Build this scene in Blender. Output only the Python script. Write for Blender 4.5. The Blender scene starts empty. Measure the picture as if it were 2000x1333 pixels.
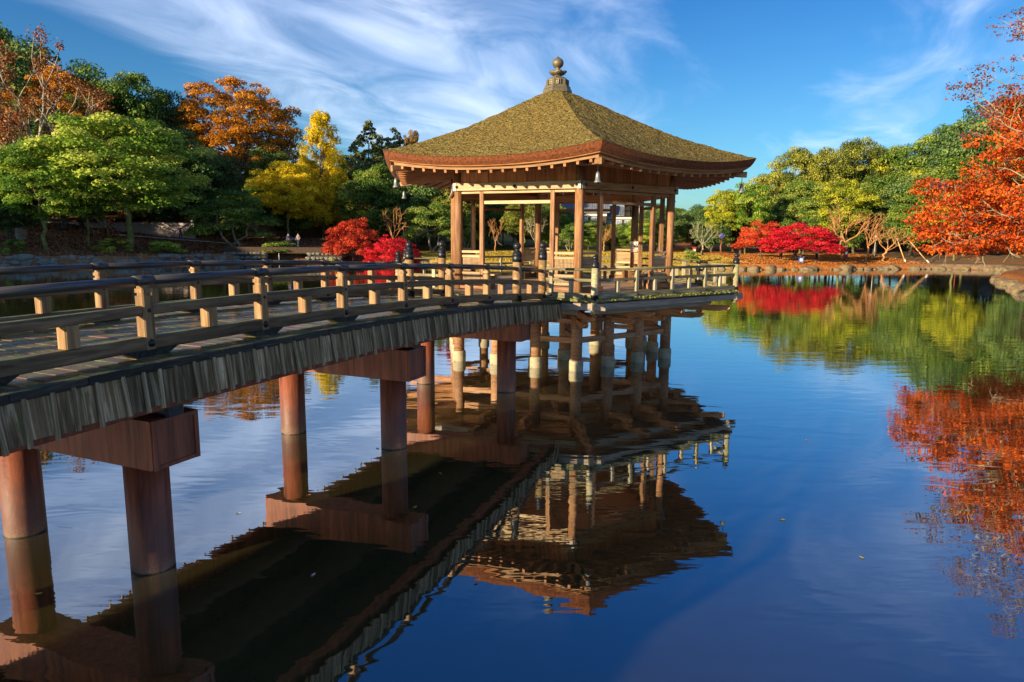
import bpy, bmesh, math, random
import numpy as np
from mathutils import Vector, Matrix
from mathutils import noise as mnoise

R = math.radians
random.seed(7)
scene = bpy.context.scene
COL = scene.collection

# ------------------------------------------------------------------ camera, sky, sun, exposure
CAM_H = 3.5
cam_d = bpy.data.cameras.new('camera')
cam_d.sensor_width = 36.0
cam_d.lens = 1346.15 / 2000 * 36.0
cam_d.clip_start = 0.1
cam_d.clip_end = 3000
cam = bpy.data.objects.new('camera', cam_d)
COL.objects.link(cam)
cam.matrix_world = (Matrix.Translation((0, 0, CAM_H)) @ Matrix.Rotation(math.pi / 2 - 0.1509, 4, 'X')
                    @ Matrix.Rotation(0.0075, 4, 'Z'))
scene.camera = cam

SUN_EL = R(10.5)
SUN_AZ = R(48)                      # to the left of straight behind the camera
to_sun = Vector((-math.sin(SUN_AZ) * math.cos(SUN_EL), -math.cos(SUN_AZ) * math.cos(SUN_EL), math.sin(SUN_EL)))
sun_d = bpy.data.lights.new('sun', 'SUN')
sun_d.energy = 3.4
sun_d.angle = R(0.6)
sun_d.color = (1.0, 0.78, 0.50)
sun = bpy.data.objects.new('sun', sun_d)
sun.rotation_euler = to_sun.to_track_quat('Z', 'Y').to_euler()
COL.objects.link(sun)

scene.view_settings.view_transform = 'Standard'
scene.view_settings.look = 'None'
scene.view_settings.gamma = 1.0
scene.view_settings.exposure = 1.68
scene.view_settings.use_curve_mapping = False
scene.cycles.max_bounces = 7
scene.cycles.transparent_max_bounces = 6
scene.cycles.caustics_reflective = True
scene.cycles.blur_glossy = 2.5
scene.cycles.sample_clamp_indirect = 30.0
scene.cycles.caustics_refractive = False

world = bpy.data.worlds.new('World')
scene.world = world
world.use_nodes = True


class NT:
    """tiny node-tree writer"""
    def __init__(s, nt):
        s.nt = nt
        nt.nodes.clear()

    def n(s, t, props=None, **inp):
        nd = s.nt.nodes.new('ShaderNode' + t)
        for k, v in (props or {}).items():
            setattr(nd, k, v)
        for k, v in inp.items():
            s.set(nd, k, v)
        return nd

    def set(s, nd, k, v):
        key = int(k[1:]) if (k[0] == 'i' and k[1:].isdigit()) else k.replace('_', ' ')
        sock = nd.inputs[key]
        if isinstance(v, bpy.types.NodeSocket):
            s.nt.links.new(v, sock)
        elif isinstance(v, bpy.types.Node):
            s.nt.links.new(v.outputs[0], sock)
        else:
            sock.default_value = v

    def math(s, op, a, b=0.0, c=None, clamp=False):
        nd = s.n('Math', {'operation': op, 'use_clamp': clamp})
        s.set(nd, 'i0', a)
        s.set(nd, 'i1', b)
        if c is not None:
            s.set(nd, 'i2', c)
        return nd.outputs[0]

    def ramp(s, fac, stops):
        nd = s.n('ValToRGB')
        el = nd.color_ramp.elements
        while len(el) < len(stops):
            el.new(0.5)
        for e, (p, c) in zip(el, stops):
            e.position = p
            e.color = (*c, 1) if len(c) == 3 else c
        s.set(nd, 'i0', fac)
        return nd.outputs[0]

    def mix(s, fac, a, b, blend='MIX'):
        nd = s.n('Mix', {'data_type': 'RGBA', 'blend_type': blend})
        s.set(nd, 'i0', fac)
        s.set(nd, 'i6', a if not (isinstance(a, tuple) and len(a) == 3) else (*a, 1))
        s.set(nd, 'i7', b if not (isinstance(b, tuple) and len(b) == 3) else (*b, 1))
        return nd.outputs[2]

    def noise(s, vec, scale, detail=4.0, rough=0.55, dist=0.0):
        nd = s.n('TexNoise', None, Scale=scale, Detail=detail, Roughness=rough, Distortion=dist)
        if vec is not None:
            s.set(nd, 'Vector', vec)
        return nd.outputs[0]

    def smooth(s, v, a, b):
        nd = s.n('MapRange', {'interpolation_type': 'SMOOTHSTEP'})
        s.set(nd, 'i0', v)
        nd.inputs[1].default_value = a
        nd.inputs[2].default_value = b
        return nd.outputs[0]


def build_world():
    t = NT(world.node_tree)
    sky = t.n('TexSky')
    sky.sky_type = 'NISHITA'
    sky.sun_disc = False
    sky.sun_elevation = SUN_EL
    sky.sun_rotation = math.atan2(to_sun.x, to_sun.y)
    sky.air_density = 1.0
    sky.dust_density = 0.6
    sky.ozone_density = 3.0
    hs = t.n('HueSaturation', None, Saturation=1.12, Value=1.0)
    t.set(hs, 'Color', sky.outputs[0])
    blue = t.mix(1.0, hs.outputs[0], (0.37, 0.57, 0.68), "MULTIPLY")
    tc = t.n('TexCoord')
    sep = t.n('SeparateXYZ')
    t.set(sep, 'i0', tc.outputs['Generated'])
    x, y, z = sep.outputs
    # deeper blue higher up, all round the sky
    deep = t.smooth(z, 0.0, 0.55)
    blue = t.mix(deep, blue, t.mix(1.0, blue, (0.30, 0.60, 0.90), 'MULTIPLY'))
    zz = t.math('ADD', t.math('MAXIMUM', z, 0.0), 0.1)
    u = t.math('DIVIDE', x, zz)
    v = t.math('DIVIDE', y, zz)
    a = t.math('SUBTRACT', u, t.math('MULTIPLY', t.math('SUBTRACT', v, 2.3), 0.30))
    cmb = t.n('CombineXYZ')
    t.set(cmb, 'i0', a)
    t.set(cmb, 'i1', t.math('MULTIPLY', v, 0.62))
    warp = t.n('TexNoise', None, Scale=0.9, Detail=2.0)
    t.set(warp, 'Vector', cmb)
    vadd = t.n('VectorMath', {'operation': 'MULTIPLY_ADD'})
    t.set(vadd, 'i0', warp.outputs[1])
    vadd.inputs[1].default_value = (0.55, 0.30, 0.0)
    t.set(vadd, 'i2', cmb)
    fine = t.noise(vadd.outputs[0], 2.2, 10.0, 0.56, 0.8)
    broad = t.noise(vadd.outputs[0], 0.75, 3.0, 0.5)
    # bands of cirrus run along the sky: dense one to the left, wisps in the middle, thin one to the right
    def band(c, w, soft):
        d = t.math('ABSOLUTE', t.math('SUBTRACT', a, c))
        nd = t.n('MapRange', {'interpolation_type': 'SMOOTHSTEP'})
        t.set(nd, 'i0', d)
        nd.inputs[1].default_value = w + soft
        nd.inputs[2].default_value = w - soft
        return nd.outputs[0]
    b1 = t.math('MULTIPLY', band(-0.95, 0.60, 0.22), 0.37)
    b2 = t.math('MULTIPLY', band(0.0, 0.45, 0.35), 0.27)
    b3 = t.math('MULTIPLY', band(1.45, 0.40, 0.30), 0.25)
    lowsky = t.smooth(v, 1.25, 1.9)
    b2 = t.math('MULTIPLY', b2, lowsky)
    b3 = t.math('MULTIPLY', b3, lowsky)
    b0 = t.math('ADD', t.math('MULTIPLY', band(-3.3, 1.2, 0.5), 0.30), t.math('MULTIPLY', band(4.4, 1.5, 0.6), 0.28))  # outer bands: unseen cloud added to whiten and lift the ambient light
    over = t.math('MULTIPLY', t.smooth(v, 1.0, 0.2), 0.15)  # unseen cloud overhead and behind the camera, added as fill light
    bb = t.math('ADD', t.math('ADD', t.math('ADD', t.math('ADD', b1, b2), b3), b0), over)
    den = t.math('ADD', t.math('ADD', t.math('MULTIPLY', fine, 0.85), t.math('MULTIPLY', broad, 0.5)), bb)
    cov = t.smooth(den, 0.74, 1.34)
    cov = t.math('MULTIPLY', cov, 0.80)
    # far cloud layer sits behind the horizon haze
    cov = t.math('MULTIPLY', cov, t.smooth(z, 0.02, 0.12))
    shade = t.smooth(t.noise(vadd.outputs[0], 1.1, 5.0, 0.5), 0.35, 0.68)
    cloud = t.mix(shade, (2.5, 3.2, 4.6), (4.5, 5.0, 5.9))
    col = t.mix(cov, blue, cloud)
    bg = t.n('Background', None, Strength=0.085)
    t.set(bg, 'Color', col)
    out = t.n('OutputWorld')
    t.set(out, 'i0', bg.outputs[0])


build_world()

# ------------------------------------------------------------------ object helpers


def tag(o, label=None, cat=None, group=None, kind=None):
    if label: o['label'] = label
    if cat: o['category'] = cat
    if group: o['group'] = group
    if kind: o['kind'] = kind
    return o


def empty(name, loc=(0, 0, 0), rz=0.0, label=None, cat=None, group=None):
    o = bpy.data.objects.new(name, None)
    o.empty_display_size = 0.2
    COL.objects.link(o)
    o.location = loc
    o.rotation_euler = (0, 0, rz)
    return tag(o, label, cat, group)


def new_obj(name, me, parent=None, mat=None, M=None):
    o = bpy.data.objects.new(name, me)
    COL.objects.link(o)
    if parent is not None:
        o.parent = parent
    if M is not None:
        o.matrix_basis = M
    if mat is not None:
        if len(me.materials) == 0:
            me.materials.append(mat)
        elif me.materials[0] != mat:
            o.material_slots[0].link = 'OBJECT'
            o.material_slots[0].material = mat
    return o


def np_mesh(name, verts, faces, smooth=False):
    """faces: (n,k) int array, k constant"""
    verts = np.asarray(verts, dtype=np.float32)
    faces = np.asarray(faces, dtype=np.int32)
    me = bpy.data.meshes.new(name)
    nf, k = faces.shape
    me.vertices.add(len(verts))
    me.vertices.foreach_set('co', verts.ravel())
    me.loops.add(nf * k)
    me.loops.foreach_set('vertex_index', faces.ravel())
    me.polygons.add(nf)
    me.polygons.foreach_set('loop_start', np.arange(0, nf * k, k, dtype=np.int32))
    me.polygons.foreach_set('loop_total', np.full(nf, k, dtype=np.int32))
    if smooth:
        me.polygons.foreach_set('use_smooth', np.ones(nf, dtype=bool))
    me.update(calc_edges=True)
    return me


class MB:
    def __init__(s):
        s.v = []
        s.f = []

    def add(s, vs, fs, M=None):
        b = len(s.v)
        for p in vs:
            p = Vector(p)
            s.v.append(tuple(M @ p) if M is not None else tuple(p))
        for f in fs:
            s.f.append(tuple(i + b for i in f))
        return s

    def box(s, c, d, M=None):
        x, y, z = c
        a, b, h = d[0] / 2, d[1] / 2, d[2] / 2
        vs = [(x + i * a, y + j * b, z + k * h) for i in (-1, 1) for j in (-1, 1) for k in (-1, 1)]
        return s.add(vs, [(0, 1, 3, 2), (4, 6, 7, 5), (0, 4, 5, 1), (2, 3, 7, 6), (0, 2, 6, 4), (1, 5, 7, 3)], M)

    def lathe(s, prof, n=16, c=(0, 0, 0), M=None, rot=0.0):
        vs = []
        for r, z in prof:
            for i in range(n):
                a = rot + 2 * math.pi * i / n
                vs.append((c[0] + r * math.cos(a), c[1] + r * math.sin(a), c[2] + z))
        fs = []
        for k in range(len(prof) - 1):
            for i in range(n):
                j = (i + 1) % n
                fs.append((k * n + i, k * n + j, (k + 1) * n + j, (k + 1) * n + i))
        fs.append(tuple(range(n))[::-1])
        fs.append(tuple((len(prof) - 1) * n + i for i in range(n)))
        return s.add(vs, fs, M)

    def prism(s, poly, axis_a, axis_b, axis_l, l0, l1):
        """poly in (a,b) plane extruded along l"""
        A, B, L = Vector(axis_a), Vector(axis_b), Vector(axis_l)
        n = len(poly)
        vs = [A * p[0] + B * p[1] + L * l0 for p in poly] + [A * p[0] + B * p[1] + L * l1 for p in poly]
        fs = [(i, (i + 1) % n, n + (i + 1) % n, n + i) for i in range(n)]
        fs += [tuple(range(n))[::-1], tuple(range(n, 2 * n))]
        return s.add(vs, fs)

    def mesh(s, name, smooth=False):
        me = bpy.data.meshes.new(name)
        me.from_pydata(s.v, [], s.f)
        bm = bmesh.new()
        bm.from_mesh(me)
        bmesh.ops.recalc_face_normals(bm, faces=bm.faces)
        if smooth:
            for f in bm.faces:
                f.smooth = len(f.verts) <= 4
        bm.to_mesh(me)
        bm.free()
        me.update()
        return me


_cache = {}


def sec_mesh(kind, L, w, h):
    key = (kind, round(L, 3), round(w, 4), round(h, 4))
    if key in _cache:
        return _cache[key]
    m = MB()
    if kind == 'box':
        c = min(w, h) * 0.10
        a, b = w / 2, h / 2
        poly = [(-a + c, -b), (a - c, -b), (a, -b + c), (a, b - c), (a - c, b), (-a + c, b), (-a, b - c), (-a, -b + c)]
        m.prism(poly, (0, 1, 0), (0, 0, 1), (1, 0, 0), 0, L)
        me = m.mesh('timber')
    else:
        n = 14
        poly = [(w / 2 * math.cos(2 * math.pi * i / n), h / 2 * math.sin(2 * math.pi * i / n)) for i in range(n)]
        m.prism(poly, (0, 1, 0), (0, 0, 1), (1, 0, 0), 0, L)
        me = m.mesh('pole')
        for p in me.polygons:
            p.use_smooth = len(p.vertices) == 4
    _cache[key] = me
    return me


def frame(p, q, up=(0, 0, 1)):
    p, q = Vector(p), Vector(q)
    x = (q - p).normalized()
    up = Vector(up)
    if abs(x.dot(up)) > 0.98:
        up = Vector((0, 1, 0)) if abs(x.y) < 0.9 else Vector((1, 0, 0))
    y = up.cross(x).normalized()
    z = x.cross(y)
    M = Matrix((x, y, z)).transposed().to_4x4()
    M.translation = p
    return M


def stick(name, parent, mat, p, q, w, h=None, kind='box', up=(0, 0, 1), T=None):
    h = w if h is None else h
    L = (Vector(q) - Vector(p)).length
    M = frame(p, q, up)
    if T is not None:
        M = T @ M
    return new_obj(name, sec_mesh(kind, L, w, h), parent, mat, M)


# ------------------------------------------------------------------ materials
MATS = {}


def principled(t, **kw):
    b = t.n('BsdfPrincipled')
    for k, v in kw.items():
        t.set(b, k, v)
    return b


def wood(name, dark, mid, light, rough=0.7, bump=0.35, moss=0.0, moss_col=(0.10, 0.13, 0.03), stretch=14, spec=0.3,
         wet=0.0, stain=0.25, vary=0.42):
    m = bpy.data.materials.new(name)
    m.use_nodes = True
    t = NT(m.node_tree)
    tc = t.n('TexCoord')
    oi = t.n('ObjectInfo')
    mp = t.n('Mapping')
    t.set(mp, 'Vector', tc.outputs['Object'])
    mp.inputs['Scale'].default_value = (1.0, stretch, stretch)
    off = t.n('CombineXYZ')
    rr = t.math('MULTIPLY', oi.outputs['Random'], 57.0)
    t.set(off, 'i0', rr)
    t.set(off, 'i1', t.math('MULTIPLY', rr, 1.7))
    t.set(mp, 'Location', off.outputs[0])
    grain = t.noise(mp.outputs[0], 1.6, 7.0, 0.62, 0.6)
    va = t.n('VectorMath', {'operation': 'ADD'})
    t.set(va, 'i0', tc.outputs['Object'])
    t.set(va, 'i1', off.outputs[0])
    blot = t.noise(va.outputs[0], 2.3, 4.0, 0.6)
    c = t.ramp(grain, [(0.30, dark), (0.5, mid), (0.72, light)])
    # each timber a little lighter or darker than its neighbour
    k = t.math('ADD', 1.0 - vary / 2, t.math('MULTIPLY', oi.outputs['Random'], vary))
    kc = t.n('CombineColor')
    for i in range(3):
        t.set(kc, 'i%d' % i, k)
    c = t.mix(1.0, c, kc.outputs[0], 'MULTIPLY')
    c = t.mix(t.math('MULTIPLY', t.smooth(blot, 0.45, 0.75), stain * 2), c, t.mix(0.5, c, dark))
    if moss > 0:
        geo = t.n('NewGeometry')
        sp = t.n('SeparateXYZ')
        t.set(sp, 'i0', geo.outputs['Normal'])
        upf = t.math('ADD', t.math('MULTIPLY', sp.outputs[2], 0.22), 0.0)
        mn = t.noise(geo.outputs['Position'], 7.0, 6.0, 0.7)
        mf = t.smooth(t.math('ADD', mn, upf), 0.62 - moss * 0.35, 0.85 - moss * 0.25)
        mc = t.mix(t.noise(geo.outputs['Position'], 31.0, 3.0), moss_col, tuple(min(1, q * 2.2) for q in moss_col))
        c = t.mix(t.math('MULTIPLY', mf, 0.9), c, mc)
    b = principled(t, Base_Color=c, Roughness=rough)
    b.inputs['Specular IOR Level'].default_value = spec
    if wet > 0:
        t.set(b, 'Roughness', t.math('SUBTRACT', rough, t.math('MULTIPLY', t.smooth(blot, 0.4, 0.6), wet)))
    bp = t.n('Bump', None, Strength=bump, Distance=0.012, Height=grain)
    t.set(b, 'Normal', bp.outputs[0])
    o = t.n('OutputMaterial')
    t.set(o, 'i0', b.outputs[0])
    MATS[name] = m
    return m


def plain(name, c1, c2, rough=0.6, scale=8.0, bump=0.2, metal=0.0, spec=0.4, space='Object', bdist=0.01, detail=5.0,
          third=None):
    m = bpy.data.materials.new(name)
    m.use_nodes = True
    t = NT(m.node_tree)
    if space == 'World':
        vec = t.n('NewGeometry').outputs['Position']
    else:
        vec = t.n('TexCoord').outputs['Object']
    n = t.noise(vec, scale, detail, 0.62)
    st = [(0.34, c1), (0.66, c2)] if third is None else [(0.3, c1), (0.5, c2), (0.7, third)]
    c = t.ramp(n, st)
    b = principled(t, Base_Color=c, Roughness=rough, Metallic=metal)
    b.inputs['Specular IOR Level'].default_value = spec
    bp = t.n('Bump', None, Strength=bump, Distance=bdist, Height=t.noise(vec, scale * 3, 4.0, 0.6))
    t.set(b, 'Normal', bp.outputs[0])
    o = t.n('OutputMaterial')
    t.set(o, 'i0', b.outputs[0])
    MATS[name] = m
    return m


def leafmat(name, c1, c2, c3, trans=0.3):
    m = bpy.data.materials.new(name)
    m.use_nodes = True
    t = NT(m.node_tree)
    at = t.n('Attribute', {'attribute_name': 'tint'})
    oi = t.n('ObjectInfo')
    f = t.math('ADD', at.outputs['Fac'], t.math('MULTIPLY', t.math('SUBTRACT', oi.outputs['Random'], 0.5), 0.22))
    c = t.ramp(f, [(0.12, c1), (0.5, c2), (0.88, c3)])
    b = principled(t, Base_Color=c, Roughness=0.6)
    b.inputs['Specular IOR Level'].default_value = 0.25
    tr = t.n('BsdfTranslucent')
    t.set(tr, 'Color', c)
    mx = t.n('MixShader')
    t.set(mx, 'i0', trans)
    t.set(mx, 'i1', b.outputs[0])
    t.set(mx, 'i2', tr.outputs[0])
    o = t.n('OutputMaterial')
    t.set(o, 'i0', mx.outputs[0])
    MATS[name] = m
    return m


W_RAIL = wood('rail_wood', (0.055, 0.034, 0.018), (0.15, 0.095, 0.050), (0.30, 0.20, 0.11), rough=0.6, moss=0.10, wet=0.15)
W_RAILTOP = wood('wet_dark_pole_wood', (0.018, 0.018, 0.020), (0.045, 0.042, 0.042), (0.10, 0.095, 0.095), rough=0.42, spec=0.5, bump=0.5)
W_POST = wood('railing_post_wood', (0.11, 0.055, 0.022), (0.28, 0.165, 0.072), (0.44, 0.29, 0.155), rough=0.65, moss=0.08, moss_col=(0.17, 0.15, 0.04))
W_PLANK = wood('bridge_plank_wood', (0.055, 0.025, 0.016), (0.16, 0.075, 0.048), (0.31, 0.175, 0.115), rough=0.5, spec=0.55, wet=0.28, moss=0.03, vary=0.8)
W_EDGE = wood('black_edge_wood', (0.010, 0.010, 0.009), (0.028, 0.027, 0.022), (0.075, 0.07, 0.05), rough=0.7, bump=0.9, moss=0.14, moss_col=(0.06, 0.07, 0.025))
W_SHING = wood('grey_shingle_wood', (0.05, 0.031, 0.014), (0.175, 0.118, 0.060), (0.52, 0.41, 0.26), rough=0.8, bump=0.8, moss=0.22, moss_col=(0.06, 0.078, 0.022), stretch=18, vary=0.95)
W_BATT = wood('batten_wood', (0.09, 0.062, 0.032), (0.26, 0.19, 0.105), (0.50, 0.40, 0.25), rough=0.8, bump=0.8, moss=0.12, stretch=22)
W_COL = wood('column_wood', (0.11, 0.045, 0.018), (0.25, 0.122, 0.054), (0.39, 0.235, 0.125), rough=0.65, stain=0.3)
W_BEAM = wood('sunlit_beam_wood', (0.36, 0.22, 0.105), (0.52, 0.36, 0.20), (0.62, 0.48, 0.30), rough=0.6)  # beam wood with sunlight put into the colour, for the sun-facing sides
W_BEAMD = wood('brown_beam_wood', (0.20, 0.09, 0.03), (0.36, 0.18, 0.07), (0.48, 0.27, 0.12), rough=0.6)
W_WALL = wood('cedar_wall_board', (0.24, 0.075, 0.022), (0.43, 0.155, 0.046), (0.56, 0.24, 0.08), rough=0.55, stretch=10)
W_SLAT = wood('slat_wood', (0.26, 0.15, 0.07), (0.46, 0.31, 0.17), (0.62, 0.46, 0.29), rough=0.65)
W_RAFT = wood('rafter_wood', (0.20, 0.07, 0.025), (0.34, 0.14, 0.052), (0.46, 0.22, 0.095), rough=0.6)
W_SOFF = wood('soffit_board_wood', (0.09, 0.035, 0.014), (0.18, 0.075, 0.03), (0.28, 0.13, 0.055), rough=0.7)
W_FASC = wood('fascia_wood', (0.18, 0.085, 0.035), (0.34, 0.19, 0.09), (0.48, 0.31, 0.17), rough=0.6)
W_FLOOR = wood('deck_floor_wood', (0.16, 0.10, 0.06), (0.33, 0.23, 0.14), (0.48, 0.36, 0.24), rough=0.6)
W_MOSSY = wood('mossy_deck_rail_wood', (0.06, 0.05, 0.028), (0.18, 0.15, 0.09), (0.40, 0.34, 0.23), rough=0.75, moss=0.42, moss_col=(0.085, 0.10, 0.024), bump=0.8)
W_MOSSP = wood('mossy_deck_post_wood', (0.15, 0.12, 0.06), (0.34, 0.29, 0.18), (0.54, 0.48, 0.34), rough=0.75, moss=0.3, moss_col=(0.14, 0.155, 0.04))
W_GREY = wood('grey_beam_wood', (0.16, 0.13, 0.10), (0.34, 0.285, 0.23), (0.50, 0.43, 0.36), rough=0.75)
W_ARM = wood('bracket_arm_wood', (0.22, 0.085, 0.03), (0.42, 0.19, 0.08), (0.56, 0.32, 0.16), rough=0.7)
W_PILE = wood('brown_pile_wood', (0.18, 0.08, 0.036), (0.36, 0.185, 0.095), (0.50, 0.31, 0.18), rough=0.65)
STONE_P = plain('pale_pile_sleeve', (0.17, 0.145, 0.085), (0.38, 0.33, 0.22), rough=0.8, scale=7, bump=0.7, third=(0.34, 0.31, 0.2))
IRON = plain('black_iron', (0.018, 0.019, 0.022), (0.05, 0.052, 0.06), rough=0.38, scale=30, bump=0.1, metal=0.6, spec=0.5)
BRONZE = plain('weathered_bronze', (0.07, 0.058, 0.034), (0.17, 0.14, 0.085), rough=0.5, scale=9, bump=0.3, metal=0.35, third=(0.12, 0.12, 0.075))
SIGNRED = plain('sign_red', (0.45, 0.02, 0.02), (0.55, 0.03, 0.03), scale=3)
WHITE = plain('white_paint', (0.62, 0.60, 0.56), (0.74, 0.72, 0.68), scale=6, bump=0.05)


def rust_steel():
    m = bpy.data.materials.new('red_oxide_steel')
    m.use_nodes = True
    t = NT(m.node_tree)
    geo = t.n('NewGeometry')
    pos = geo.outputs['Position']
    mp = t.n('Mapping')
    t.set(mp, 'Vector', pos)
    mp.inputs['Scale'].default_value = (9, 9, 0.7)
    streak = t.noise(mp.outputs[0], 1.3, 6.0, 0.65)
    blot = t.noise(pos, 3.1, 5.0, 0.6)
    c = t.ramp(streak, [(0.3, (0.08, 0.024, 0.014)), (0.5, (0.22, 0.060, 0.028)), (0.75, (0.34, 0.11, 0.055))])
    c = t.mix(t.math('MULTIPLY', t.smooth(blot, 0.5, 0.72), 0.45), c, (0.14, 0.055, 0.045))
    sp = t.n('SeparateXYZ')
    t.set(sp, 'i0', pos)
    # scum and lime left by the pond just above the water line
    wl = t.n('MapRange', {'interpolation_type': 'SMOOTHSTEP'})
    t.set(wl, 'i0', t.math('ADD', sp.outputs[2], t.math('MULTIPLY', t.noise(pos, 14.0, 3.0), 0.28)))
    wl.inputs[1].default_value = 0.36
    wl.inputs[2].default_value = 0.06
    dirt_shade = t.n('MapRange', {'interpolation_type': 'SMOOTHSTEP'})  # shade on the lower piles, put into the colour
    t.set(dirt_shade, 'i0', t.math('ADD', sp.outputs[2], t.math('MULTIPLY', t.noise(pos, 5.0, 4.0), 0.7)))
    dirt_shade.inputs[1].default_value = 1.25
    dirt_shade.inputs[2].default_value = 0.55
    c = t.mix(t.math('MULTIPLY', dirt_shade.outputs[0], 0.72), c, (0.085, 0.045, 0.038))
    spk = t.smooth(t.noise(pos, 60.0, 2.0, 0.7), 0.45, 0.62)
    c = t.mix(t.math('MULTIPLY', wl.outputs[0], t.math('ADD', 0.22, t.math('MULTIPLY', spk, 0.5))), c, (0.24, 0.19, 0.13))
    c = t.mix(t.smooth(t.math('ADD', sp.outputs[2], t.math('MULTIPLY', t.noise(pos, 9.0, 2.0), 0.05)), 0.048, 0.028), c, (0.02, 0.018, 0.014))
    b = principled(t, Base_Color=c, Roughness=t.math('ADD', 0.42, t.math('MULTIPLY', blot, 0.3)))
    b.inputs['Specular IOR Level'].default_value = 0.4
    bp = t.n('Bump', None, Strength=0.4, Distance=0.012, Height=t.noise(pos, 16.0, 5.0, 0.65))
    t.set(b, 'Normal', bp.outputs[0])
    o = t.n('OutputMaterial')
    t.set(o, 'i0', b.outputs[0])
    return m


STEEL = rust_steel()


def thatch_mat():
    m = bpy.data.materials.new('mossy_bark_thatch')
    m.use_nodes = True
    t = NT(m.node_tree)
    tc = t.n('TexCoord').outputs['Object']
    n0 = t.noise(tc, 17.0, 4.0, 0.62, 0.2)
    vo = t.n('TexVoronoi', None, Scale=24.0)
    t.set(vo, 'Vector', tc)
    n1 = t.math('ADD', t.math('MULTIPLY', n0, 0.75), t.math('MULTIPLY', t.math('SUBTRACT', 0.75, vo.outputs['Distance']), 0.33))
    n2 = t.noise(tc, 1.1, 4.0, 0.6)
    n3 = t.noise(tc, 48.0, 3.0, 0.6)
    c = t.ramp(n1, [(0.30, (0.035, 0.026, 0.010)), (0.43, (0.17, 0.128, 0.036)), (0.57, (0.32, 0.245, 0.07)), (0.76, (0.50, 0.39, 0.14))])
    c = t.mix(t.math('MULTIPLY', t.smooth(n2, 0.40, 0.72), 0.45), c, t.mix(1.0, c, (1.05, 0.84, 0.70), 'MULTIPLY'))
    c = t.mix(t.math('MULTIPLY', n3, 0.5), c, t.mix(1.0, c, (0.5, 0.5, 0.5), 'MULTIPLY'))
    b = principled(t, Base_Color=c, Roughness=0.95)
    b.inputs['Specular IOR Level'].default_value = 0.1
    bp = t.n('Bump', None, Strength=0.9, Distance=0.035, Height=n1)
    t.set(b, 'Normal', bp.outputs[0])
    o = t.n('OutputMaterial')
    t.set(o, 'i0', b.outputs[0])
    return m


THATCH = thatch_mat()
BARK_EDGE = plain('cut_bark_edge', (0.05, 0.014, 0.005), (0.165, 0.048, 0.014), rough=0.9, scale=22, bump=0.8, third=(0.26, 0.085, 0.026), bdist=0.02)
BARK = plain('tree_bark', (0.045, 0.035, 0.022), (0.13, 0.105, 0.07), rough=0.9, scale=3, bump=0.8, bdist=0.05)
BARK_MOSS = plain('mossy_tree_bark', (0.05, 0.05, 0.018), (0.15, 0.16, 0.04), rough=0.9, scale=2.2, bump=0.8, bdist=0.05, third=(0.24, 0.23, 0.12))
BARK_PALE = plain('pale_tree_bark', (0.20, 0.17, 0.11), (0.40, 0.35, 0.24), rough=0.85, scale=3, bump=0.5)
BARK_ORG = plain('orange_tree_bark', (0.28, 0.12, 0.04), (0.52, 0.26, 0.095), rough=0.85, scale=3, bump=0.5)
L_DARK = leafmat('dark_evergreen_leaves', (0.040, 0.092, 0.034), (0.115, 0.21, 0.060), (0.27, 0.36, 0.085), 0.36)
L_MID = leafmat('green_leaves', (0.035, 0.09, 0.018), (0.14, 0.25, 0.038), (0.40, 0.46, 0.08), 0.38)
L_BRIGHT = leafmat('bright_green_leaves', (0.08, 0.20, 0.025), (0.26, 0.42, 0.045), (0.58, 0.62, 0.10), 0.4)
L_OLIVE = leafmat('olive_green_leaves', (0.055, 0.085, 0.016), (0.24, 0.275, 0.042), (0.56, 0.54, 0.09), 0.38)
L_YGREEN = leafmat('yellow_green_leaves', (0.11, 0.17, 0.016), (0.44, 0.48, 0.035), (0.78, 0.70, 0.06), 0.4)
L_YELLOW = leafmat('yellow_ginkgo_leaves', (0.42, 0.38, 0.012), (0.86, 0.66, 0.018), (0.97, 0.80, 0.06), 0.45)
L_ORANGE = leafmat('orange_leaves', (0.22, 0.10, 0.010), (0.62, 0.25, 0.016), (0.82, 0.42, 0.03), 0.42)
L_RED = leafmat('red_maple_leaves', (0.22, 0.02, 0.010), (0.68, 0.055, 0.022), (0.84, 0.20, 0.06), 0.4)
L_CRIM = leafmat('crimson_maple_leaves', (0.24, 0.006, 0.014), (0.72, 0.015, 0.035), (0.85, 0.04, 0.05), 0.35)
L_SCARLET = leafmat('orange_red_maple_leaves', (0.22, 0.035, 0.006), (0.72, 0.105, 0.012), (0.88, 0.28, 0.022), 0.42)
L_RUST = leafmat('rusty_twig_leaves', (0.12, 0.04, 0.02), (0.32, 0.11, 0.04), (0.55, 0.24, 0.06), 0.35)
L_MAROON = leafmat('maroon_dry_leaves', (0.07, 0.03, 0.035), (0.18, 0.06, 0.06), (0.34, 0.09, 0.06), 0.3)
L_CONIFER = leafmat('conifer_needles', (0.10, 0.13, 0.05), (0.23, 0.27, 0.10), (0.38, 0.40, 0.16), 0.35)
L_GOLDB = leafmat('golden_brown_leaves', (0.12, 0.06, 0.012), (0.34, 0.19, 0.03), (0.52, 0.32, 0.06), 0.3)

# ------------------------------------------------------------------ pond outline, ground, water
POND = [(-24, -1.5), (-13, -2.2), (-2, -1.2), (7, -1.0), (16, 1.5), (22, 8), (25, 18), (27, 30), (30, 38), (33, 44), (38.5, 53),
        (42, 60), (48, 67), (54.5, 74), (56, 80.5), (50, 82), (45, 81.3), (35, 78.3), (28, 77.2), (18, 78), (8, 80), (-2, 81.3),
        (-10, 84), (-16, 88.5), (-23, 90), (-32, 88), (-37, 85), (-39, 79), (-41, 74), (-48, 71), (-56, 67), (-63, 58),
        (-64, 44), (-60, 28), (-50, 14), (-38, 4)]
PN = np.array(POND, dtype=float)


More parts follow.
